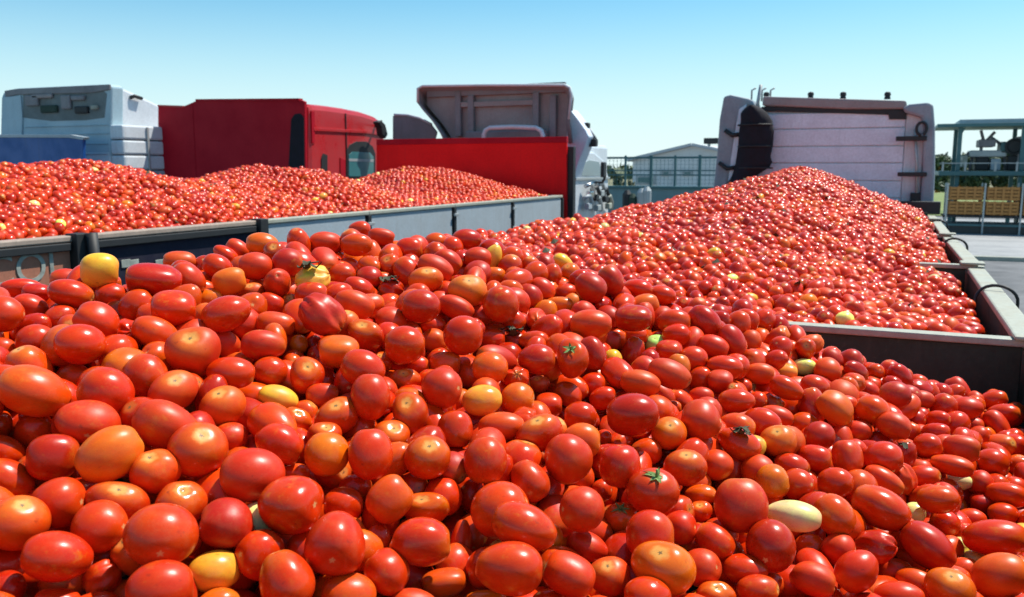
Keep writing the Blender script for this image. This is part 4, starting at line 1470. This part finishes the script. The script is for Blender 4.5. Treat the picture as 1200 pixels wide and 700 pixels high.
# the cab: side outline on the plane X = XB, pushed leftward
def sx(l, X): return [onX(a_, b_, X) for a_, b_ in l]
side = [(362, 124), (366, 122), (385, 124), (405, 127), (425, 131), (440, 136), (448, 142), (451, 152), (452, 165), (452, 232), (361, 232)]
u = sx(side, XB)
cab = MB().prism(u, (-2.3, 0, 0)).build('cab_shell', M['redcab'], rc, .09)
u = sx([(368, 150), (430, 153), (450, 157), (450, 160), (430, 156.5), (368, 153.5)], XB + .02); MB().prism(u, (-.03, 0, 0)).build('side_crease', M['redcab'], rc, .004)
u = sx([(406, 229), (406, 178), (410, 170), (418, 166), (430, 166), (437, 172), (440, 180), (440, 229)], XB + .012)
MB().prism(u, (-.02, 0, 0)).build('door_frame', M['black'], rc, .003)
u = sx([(409, 207), (409, 182), (413, 178), (434, 179), (438, 184), (438, 207)], XB + .02)
MB().prism(u, (-.012, 0, 0)).build('side_window', M['tealglass'], rc, .003)
u = sx([(409, 186), (438, 187), (438, 190), (409, 189)], XB + .024); MB().prism(u, (-.008, 0, 0)).build('window_bar', M['galv'], rc)
for (l, mt) in (([(377, 185), (379, 180), (384, 182), (384, 205), (377, 205)], 'black'), ([(365, 130), (369, 131), (369, 168), (366, 168)], 'maroon'), ([(399, 185), (405, 188), (405, 215), (399, 215)], 'maroon')):
    MB().prism(sx(l, XB + .014), (-.02, 0, 0)).build('vent_slot', M[mt], rc, .003)
MB().box(XB + .004, XB + .016, onX(405, 150, XB).y - .008, onX(405, 150, XB).y + .008, 1.2, onX(405, 133, XB).z).build('door_seam', M['black'], rc)
q = onX(408, 212, XB); MB().box(XB + .01, XB + .05, q.y, q.y + .16, q.z - .02, q.z + .02).build('door_handle', M['black'], rc, .01)
u = sx([(443, 143), (447, 141), (452, 146), (455, 158), (452, 163), (448, 158), (447, 150)], XB + .28)
MB().prism(u, (-.12, 0, 0)).build('mirror', M['black'], rc, .02)
MB().tube([onX(447, 142, XB + .24), onX(443, 146, XB + .1), onX(440, 148, XB)], .02, 6).build('mirror_arm', M['black'], rc, smooth=True)

# ------------------------------------------------------------------ pale blue cab at the far left
YA = 10.15
ac = empty('lorry_cab', (onY(65, 150, YA).x, YA + 1, 0), 'pale blue lorry cab with dark band across its back at the far left', 'lorry cab')
xa0, XA = onY(3, 150, YA).x, onY(128, 150, YA).x
running_gear(ac, (xa0 + XA) / 2, YA, 2.2, 2.5)
u = outline([(2, 112), (6, 106), (20, 103.5), (126, 98.5), (130, 101), (130, 235), (0, 235)], YA)
MB().prism(u, (0, .25, 0)).build('cab_back', M['pale'], ac, .03)
u = outline([(5, 106.5), (20, 104), (128, 99), (128, 105), (112, 108), (104, 109), (20, 111), (6, 114)], YA - .03)
MB().prism(u, (0, .04, 0)).build('roof_edge', M['grey'], ac, .008)
# recess with the dark clutter of the roof box
u = outline([(27, 111), (104, 109), (120, 106), (125, 110), (122, 138), (100, 141), (60, 142), (27, 138)], YA - .006)
MB().prism(u, (0, .03, 0)).build('roof_recess', M['recess'], ac)
random.seed(5)
for (x_, y_, w_, h_, mt) in ((38, 118, 16, 12, 'grey'), (58, 128, 20, 8, 'green'), (78, 120, 12, 16, 'grey'), (96, 129, 16, 8, 'black'), (111, 126, 8, 5, 'rail'), (92, 115, 16, 5, 'grey'), (50, 113, 24, 4, 'beige')):
    a, c = onY(x_ - w_ / 2, y_ - h_ / 2, YA - .03), onY(x_ + w_ / 2, y_ + h_ / 2, YA - .03)
    MB().box(a.x, c.x, YA - .06, YA - .008, c.z, a.z).build('roof_fitting', M[mt], ac, .02)
u = outline([(2, 114), (24, 112), (26, 140), (24, 190), (0, 190)], YA - .025)
MB().prism(u, (0, .024, 0)).build('corner_panel', M['pale'], ac, .01)
for py_ in (148, 158, 170, 182):
    a = onY(28, py_, YA - .02); c = onY(126, py_ - 2, YA - .02)
    MB().box(a.x, c.x, YA - .02, YA - .002, c.z - .012, c.z).build('panel_rib', M['pale'], ac, .004)
# roof side sloping away and the ribbed side box
u = sx([(130, 99), (140, 101), (160, 110), (185, 122), (200, 128), (200, 260), (130, 260)], XA)
MB().prism(u, (-2.2, 0, 0)).build('cab_shell', M['white'], ac, .05)
a = onX(155, 115, XA); MB().tube([(XA + .01, a.y - .05, a.z), (XA + .05, a.y, a.z + .03), (XA + .05, a.y + .15, a.z)], .03, 8).build('lamp', M['black'], ac, smooth=True)
y0_, y1_ = onX(130, 150, XA).y, onX(186, 150, XA).y
zt = onX(130, 146, XA + .2).z
for k in range(4):
    z1_ = zt - k * .24
    MB().box(XA + .015, XA + .30, y0_ - .05, y1_ + .3, z1_ - .225, z1_).build('side_box', M['white' if k < 3 else 'steel'], ac, .03)
for k in range(2):
    y_ = y0_ + (y1_ - y0_) * (.45 + .5 * k)
    MB().box(XA + .302, XA + .325, y_ - .02, y_ + .02, zt - .95, zt - .02).build('strap', M['galv'], ac, .004)
# the blue board in front of it
bb = empty('blue_board', tuple(onY(45, 235, YA - .6)), 'flat dark blue board standing in front of the pale blue cab', 'board')
u = outline([(-60, 160), (80, 160), (97, 163), (97, 235), (-60, 235)], YA - .6)
MB().prism(u, (0, .06, 0)).build('panel', M['blue'], bb, .01)
u = outline([(-60, 157.5), (82, 158), (99, 161), (97, 164), (80, 161.5), (-60, 161)], YA - .62)
MB().prism(u, (0, .1, 0)).build('top_rail', M['steel'], bb, .004)
for px_ in (-40, 20, 88):
    a = onY(px_, 200, YA - .5); MB().box(a.x - .05, a.x + .05, YA - .538, YA - .45, 0, onY(px_, 166, YA - .5).z).build('post', M['chassis'], bb, .004)

# ------------------------------------------------------------------ warehouse, fence and bushes in the gap
YH = 60.0
def hall():
    w = empty('warehouse', tuple(onY(800, 240, YH)[:2]) + (0,), 'pale grey gabled warehouse between the grey cab and the white cab', 'warehouse')
    d = 26.0
    el, rdg, er = onY(742, 188, YH), onY(812, 171.5, YH), onY(884, 186, YH)
    b = MB(); b.prism([(el.x, YH, 0), (el.x, YH, el.z), (rdg.x, YH, rdg.z), (er.x, YH, er.z), (er.x, YH, 0)], (0, d, 0)); b.build('wall', M['hall'], w)
    for p, q in ((el, rdg), (rdg, er)):
        n = Vector((-(q.z - p.z), 0, q.x - p.x)).normalized() * .18
        e = (q - p).normalized() * .5
        P_, Q_ = (p - e, q) if p is el else (p, q + e)
        b = MB(); b.prism([(P_.x, YH - .5, P_.z + .02), (Q_.x, YH - .5, Q_.z + .02), (Q_.x + n.x, YH - .5, Q_.z + n.z + .02), (P_.x + n.x, YH - .5, P_.z + n.z + .02)], (0, d + 1, 0))
        b.build('roof', M['hallroof'], w)
    x = el.x + .5
    while x < er.x - .3:
        t = (x - el.x) / (rdg.x - el.x) if x < rdg.x else (er.x - x) / (er.x - rdg.x)
        top = el.z + (rdg.z - el.z) * min(t, 1)
        MB().box(x - .05, x + .05, YH - .08, YH - .003, .3, top - .25).build('cladding_rib', M['hall'], w)
        x += .72
    for (x0, x1, y0, y1) in ((746, 768, 206, 216), (776, 786, 200, 206), (800, 812, 200, 206)):
        a, c = onY(x0, y0, YH), onY(x1, y1, YH)
        f = MB().box(a.x, c.x, YH - .14, YH - .004, c.z, a.z).build('window', M['galv'], w)
        MB().box(a.x + .15, c.x - .15, YH - .16, YH - .142, c.z + .12, a.z - .12).build('pane', M['tealglass'], f)
    a = onY(829, 176, YH); c = onY(832, 166, YH)
    MB().tube([(a.x, YH + .5, a.z - 1), (a.x, YH + .5, c.z + .1)], .10, 6).build('mast', M['galv'], w)
    MB().box(c.x - .5, c.x + .5, YH + .3, YH + .8, c.z - .15, c.z + .25).build('floodlight', M['black'], w, .05)
hall()

YF = 25.0
fe = empty('fence', tuple(onY(770, 240, YF)[:2]) + (0,), 'dark green post and rail fence standing on a teal wall before the warehouse', 'fence')
fx0, fx1 = onY(640, 200, YF).x, onY(905, 200, YF).x
top = onY(763, 183, YF).z; wl = onY(763, 219, YF).z
MB().box(fx0, fx1, YF - .1, YF + .1, onY(763, 238, YF).z - 1.8, wl - .06).build('base_wall', M['tealrail'], fe)
MB().box(fx0, fx1, YF - .16, YF + .16, wl - .057, wl + .02).build('coping', M['teal'], fe, .01)
for px_ in (668, 700, 733, 763, 791, 820, 850, 880):
    a = onY(px_, 200, YF); thick = .04 if px_ in (763, 820) else .028
    MB().box(a.x - thick, a.x + thick, YF - thick, YF + thick, wl + .023, top + .02).build('post', M['teal'], fe)
for z, th_ in ((top - .05, .03), (top - .42, .018), (wl + .35, .018)):
    MB().box(fx0, fx1, YF - th_ - .03, YF - .06 + th_, z - th_, z + th_).build('rail', M['teal'], fe)
x = fx0
b = MB()
while x < fx1:
    b.box(x - .004, x + .004, YF + .035, YF + .043, wl + .05, top - .05); x += .12
for k in range(7): z = wl + .1 + k * .11; b.box(fx0, fx1, YF + .046, YF + .053, z - .003, z + .003)
tag(b.build('mesh_wires', M['teal'], fe), kind='stuff')
for px_, h_, mt in ((752, 228, 'galv'), (758, 226, 'galv'), (735, 230, 'black'), (741, 234, 'green')):
    a = onY(px_, h_, YF - 2.5)
    o = MB().tube([(a.x, YF - 2.5, 0), (a.x, YF - 2.5, a.z + .05), (a.x, YF - 2.5, a.z + .16)], [.13, .13, .06], 10)
    tag(o.build('bollard', M[mt], loc=(a.x, YF - 2.5, 0)), {752: 'pale bollard left of a pair in front of the teal wall', 758: 'pale bollard right of a pair in front of the teal wall',
        735: 'black bollard in front of the teal wall, nearest the grey cab', 741: 'dark green bollard in front of the teal wall'}[px_], 'bollard')

# ------------------------------------------------------------------ foliage
def leaf_mat(name, a, b_):
    m, nt, b = mat_new(name)
    g = nt.nodes.new('ShaderNodeNewGeometry')
    r = ramp(nt, .2, .8, (*a, 1), (*b_, 1)); nt.links.new(g.outputs['Random Per Island'], r.inputs[0])
    nt.links.new(r.outputs[0], b.inputs['Base Color']); b.inputs['Roughness'].default_value = .6
    return m
LEAF = leaf_mat('leaves', (.045, .080, .040), (.11, .15, .065))
LEAFD = leaf_mat('dry_leaves', (.10, .11, .05), (.22, .20, .10))
def leaves(name, mat, parent, blobs, n, size):
    V, F = [], []
    tot = sum(bl[3] * bl[4] for bl in blobs)
    for (cx, cy, cz, rx, rz) in blobs:
        for _ in range(int(n * rx * rz / tot)):
            u = rng.normal(size=3); u /= np.linalg.norm(u); u *= rng.uniform(.35, 1) ** .5 * rng.uniform(.8, 1.12)
            p = np.array([cx, cy, cz]) + u * (rx, rx, rz)
            e1 = rng.normal(size=3); e1 /= np.linalg.norm(e1); e2 = np.cross(e1, rng.normal(size=3)); e2 /= np.linalg.norm(e2)
            s = size * rng.uniform(.6, 1.3); k = len(V)
            V += [p - e1 * s, p + e2 * s * .45, p + e1 * s, p - e2 * s * .45]; F.append((k, k + 1, k + 2, k + 3))
    me = bpy.data.meshes.new(name); base = wloc(parent) if parent else Vector((0, 0, 0))
    me.from_pydata([tuple(np.array(v) - np.array(base)) for v in V], [], F); me.materials.append(mat)
    o = bpy.data.objects.new(name, me); COL.objects.link(o)
    if parent: o.parent = parent
    return o
def bush(px_, pyb, pyt, w_px, Y, label, mat, seed):
    a, t = onY(px_, pyb, Y), onY(px_, pyt, Y)
    w = w_px * Y / FPX * .55
    o = empty('bush', (a.x, Y, 0), label, 'bush')
    zt = t.z
    r_ = np.random.default_rng(seed)
    bl = [(a.x + r_.uniform(-.7, .7) * w, Y + r_.uniform(-.5, .5) * w, zt * r_.uniform(.35, .8), w * r_.uniform(.35, .55), zt * r_.uniform(.15, .28)) for _ in range(9)]
    leaves('foliage', mat, o, bl, 1500, .10)
    for k in range(4): MB().tube([(a.x + (k - 1.5) * .1, Y, 0), (a.x + (k - 1.5) * w * .4, Y, zt * .65)], [.04, .015], 6).build('stem', M['wood'], o)
bush(738, 214, 202, 18, 33, 'dry brown-green bush behind the fence left of the warehouse', LEAFD, 3)
bush(722, 216, 206, 14, 36, 'low dull green bush behind the fence beside the grey cab', LEAF, 4)

def tree(px_, Y, pyt, w_px, label, seed):
    a, t = onY(px_, 200, Y), onY(px_, pyt, Y)
    w = w_px * Y / FPX * .5; H = t.z
    o = empty('tree', (a.x, Y, 0), label, 'tree', 'trees behind the crate rack')
    r_ = np.random.default_rng(seed)
    MB().tube([(a.x, Y, 0), (a.x + .1, Y, H * .4), (a.x, Y, H * .75)], [.28, .2, .08], 8).build('trunk', M['wood'], o)
    bl = []
    for k in range(16):
        ang = r_.uniform(0, 6.28); q = r_.uniform(.2, .8)
        bl.append((a.x + w * q * math.cos(ang), Y + w * q * math.sin(ang), H * r_.uniform(.30, .80), w * r_.uniform(.3, .5), w * r_.uniform(.25, .42)))
    for k in range(4):
        q = bl[k]; MB().tube([(a.x, Y, H * .4), (q[0], q[1], q[2])], [.1, .04], 6).build('branch', M['wood'], o)
    leaves('crown', LEAF, o, bl, 4200, .20)
for i, (px_, Y, pyt, w_, lb) in enumerate((
        (1100, 84, 176, 34, 'broad dark green tree just right of the white cab'),
        (1126, 92, 174, 30, 'dark green tree behind the left leg of the rack'),
        (1150, 88, 172, 34, 'dark tree behind the middle of the crate rack'),
        (1180, 90, 168, 36, 'taller dark tree behind the right bay of the rack'),
        (1212, 86, 166, 34, 'dark tree cut off by the right edge of the picture'))): tree(px_, Y, pyt, w_, lb, 20 + i)
# rough grass bank between the apron and the trees
b = MB()
g0, g1 = onZ(1060, 256, 0), onZ(1330, 256, 0)
rows = []
for t, z in ((0, -.03), (.2, .5), (.5, 1.0), (1, 1.2), (1.6, -.05)):
    rows.append([(g0.x - 8 + (g1.x - g0.x + 16) * s / 12, 62 + t * 14, z + .12 * math.sin(s * 2.1 + t * 3)) for s in range(13)])
b.quadsheet(rows)
GR = ground_mat('grass_bank', (.10, .16, .04), (.26, .28, .10), .6)
tag(b.build('grass_bank', GR, loc=(0, 0, 0), smooth=True), kind='structure')

# distant wooded rise round the yard
V, F = [], []
for k in range(9000):
    ang = rng.uniform(-2.2, 1.4) + 0; rr = rng.uniform(240, 300)
    hh = 3.2 + 2.5 * math.sin(ang * 9) + 1.8 * math.sin(ang * 23 + 1)
    p = np.array([math.sin(ang) * rr, math.cos(ang) * rr, rng.uniform(0, 1) ** .7 * hh])
    e1 = rng.normal(size=3); e1 /= np.linalg.norm(e1); e2 = np.cross(e1, rng.normal(size=3)); e2 /= np.linalg.norm(e2)
    s = rng.uniform(1, 2.6); q = len(V)
    V += [p - e1 * s, p + e2 * s * .7, p + e1 * s, p - e2 * s * .7]; F.append((q, q + 1, q + 2, q + 3))
me = bpy.data.meshes.new('woodland'); me.from_pydata([tuple(v) for v in V], [], F); me.materials.append(LEAF)
o = bpy.data.objects.new('woodland', me); COL.objects.link(o)
tag(o, 'distant strip of woodland along the horizon', 'woodland', kind='stuff')

# ------------------------------------------------------------------ crate rack and gantry on the right
YG = 46.0
def gx(px_): return onY(px_, 200, YG).x
def gz(py_): return onY(1150, py_, YG).z
gt = empty('loading_gantry', (gx(1150), YG, 0), 'teal steel gantry with flat canopy and platform at the right edge', 'gantry')
W_ = .09
for px_ in (1122, 1196, 1252):
    for dy in (0, 3.2):
        MB().box(gx(px_) - W_, gx(px_) + W_, YG + dy - W_, YG + dy + W_, .10, gz(148)).build('column', M['teal'], gt)
MB().box(gx(1094), gx(1265), YG - .5, YG + 3.8, gz(149), gz(145)).build('canopy_deck', M['teal'], gt, .02)
MB().box(gx(1120), gx(1262), YG - .2, YG + 3.5, gz(145) + .005, gz(140)).build('canopy_roof', M['steel'], gt, .02)
MB().prism([(gx(1120), YG - .1, gz(150)), (gx(1128), YG - .1, gz(150)), (gx(1122), YG - .1, gz(160))], (0, .1, 0)).build('gusset', M['teal'], gt)
MB().box(gx(1100), gx(1262), YG - .4, YG + 3.7, gz(206), gz(201)).build('platform', M['teal'], gt, .02)
MB().box(gx(1100), gx(1262), YG - .45, YG - .38, gz(192), gz(191)).build('guard_rail', M['galv'], gt)
for px_ in (1104, 1130, 1165, 1190, 1215, 1240):
    MB().box(gx(px_) - .04, gx(px_) + .04, YG - .44, YG - .38, gz(201), gz(190)).build('baluster', M['galv'], gt)
mc = empty('sorting_machine', (gx(1165), YG + 1.6, gz(201)), 'grey sampling machine with ducts standing on the gantry platform', 'machine')
def mbx(x0, x1, y0, y1, nm, mt, d0=.6, d1=2.2, bv=.05): MB().box(gx(x0), gx(x1), YG + d0, YG + d1, gz(y1), gz(y0)).build(nm, M[mt], mc, bv)
mbx(1136, 1180, 176, 184, 'conveyor_trough', 'galv')
mbx(1144, 1160, 184, 200, 'hopper', 'black', .7)
mbx(1128, 1134, 182, 196, 'cabinet', 'rail', .5)
mbx(1162, 1174, 186, 200, 'motor_housing', 'steel')
mbx(1146, 1166, 163, 172, 'control_box', 'grey')
mbx(1172, 1200, 166, 180, 'fan_housing', 'teal')
mbx(1182, 1194, 182, 200, 'chute', 'black')
mbx(1192, 1210, 160, 200, 'hopper', 'grey')
c = (gx(1188), YG + .55, gz(172)); MB().disc(c, (0, -1, 0), [(0, .38), (.06, .40), (.08, .30), (.02, .26), (.02, .05)], 20).build('fan_ring', M['black'], mc)
for px0, py0, px1, py1 in ((1152, 164, 1148, 152), (1156, 164, 1165, 154), (1150, 172, 1150, 180), (1160, 160, 1172, 168), (1136, 178, 1128, 190), (1178, 184, 1182, 200), (1140, 184, 1138, 200)):
    MB().tube([(gx(px0), YG + 1, gz(py0)), (gx(px1), YG + 1, gz(py1))], .07, 8).build('duct', M['grey'], mc, smooth=True)

rk = empty('crate_rack', (gx(1150), YG - 1.6, 0), 'low grey steel rack carrying wooden crates below the gantry', 'rack')
YR = YG - 1.6
def rxp(px_): return onY(px_, 230, YR).x
def rz(py_): return onY(1150, py_, YR).z
for px_ in (1110, 1154, 1198, 1240):
    for dy in (0, 1.5):
        MB().box(rxp(px_) - .035, rxp(px_) + .035, YR + dy - .05, YR + dy + .05, .104, rz(215)).build('upright', M['galv'], rk)
for py_ in (254, 264):
    for dy in (0, 1.5):
        MB().box(rxp(1106), rxp(1244), YR + dy - .04, YR + dy + .04, rz(py_ + 1.4), rz(py_ - 1)).build('shelf_beam', M['teal' if py_ > 260 else 'black'], rk)
MB().box(rxp(1112), rxp(1240), YR + .06, YR + 1.44, .106, .6).build('shade_filler', M['chassis'], rk)  # dark box put in to stand for the shade under the rack
def crate(px0, px1, py0, py1, label, n):
    x0, x1, z0, z1 = rxp(px0), rxp(px1), rz(py1), rz(py0)
    o = empty('wooden_crate', ((x0 + x1) / 2, YR + .75, z0), label, 'crate', 'crates on the rack')
    for x in (x0 + .03, x1 - .03):
        for y in (YR + .1, YR + 1.35): MB().box(x - .04, x + .04, y - .04, y + .04, z0, z1).build('corner_post', M['wood'], o)
    h = (z1 - z0) / n
    for k in range(n):
        j = rng.uniform(-.006, .006)
        MB().box(x0, x1, YR + .03 + j, YR + .055 + j, z0 + k * h + .02, z0 + (k + 1) * h - .02).build('slat', M['wood'], o)
        MB().box(x0 - .03, x0 - .006, YR + .1, YR + 1.35, z0 + k * h + .02, z0 + (k + 1) * h - .02).build('slat', M['wood'], o)
        MB().box(x1 + .006, x1 + .03, YR + .1, YR + 1.35, z0 + k * h + .02, z0 + (k + 1) * h - .02).build('slat', M['wood'], o)
    w_ = (x1 - x0) / 4
    for k in range(1, 4): MB().box(x0 + k * w_ - .045, x0 + k * w_ + .045, YR - .01, YR + .02, z0, z1).build('batten', M['wood'], o)
    MB().box(x0, x1, YR + .06, YR + 1.35, z0 + .005, z0 + .03).build('base', M['wood'], o)
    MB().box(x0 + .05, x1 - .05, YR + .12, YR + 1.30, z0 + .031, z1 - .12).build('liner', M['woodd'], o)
crate(1113, 1152, 219, 235, 'upper left pale wooden crate on the rack', 4)
crate(1113, 1152, 236, 252, 'lower left pale wooden crate on the rack', 4)
crate(1157, 1195, 219, 235, 'upper right brown wooden crate on the rack', 4)
crate(1157, 1195, 236, 252, 'lower right brown wooden crate on the rack', 4)
crate(1201, 1238, 219, 252, 'tall wooden crate on the rack cut off by the right edge', 8)
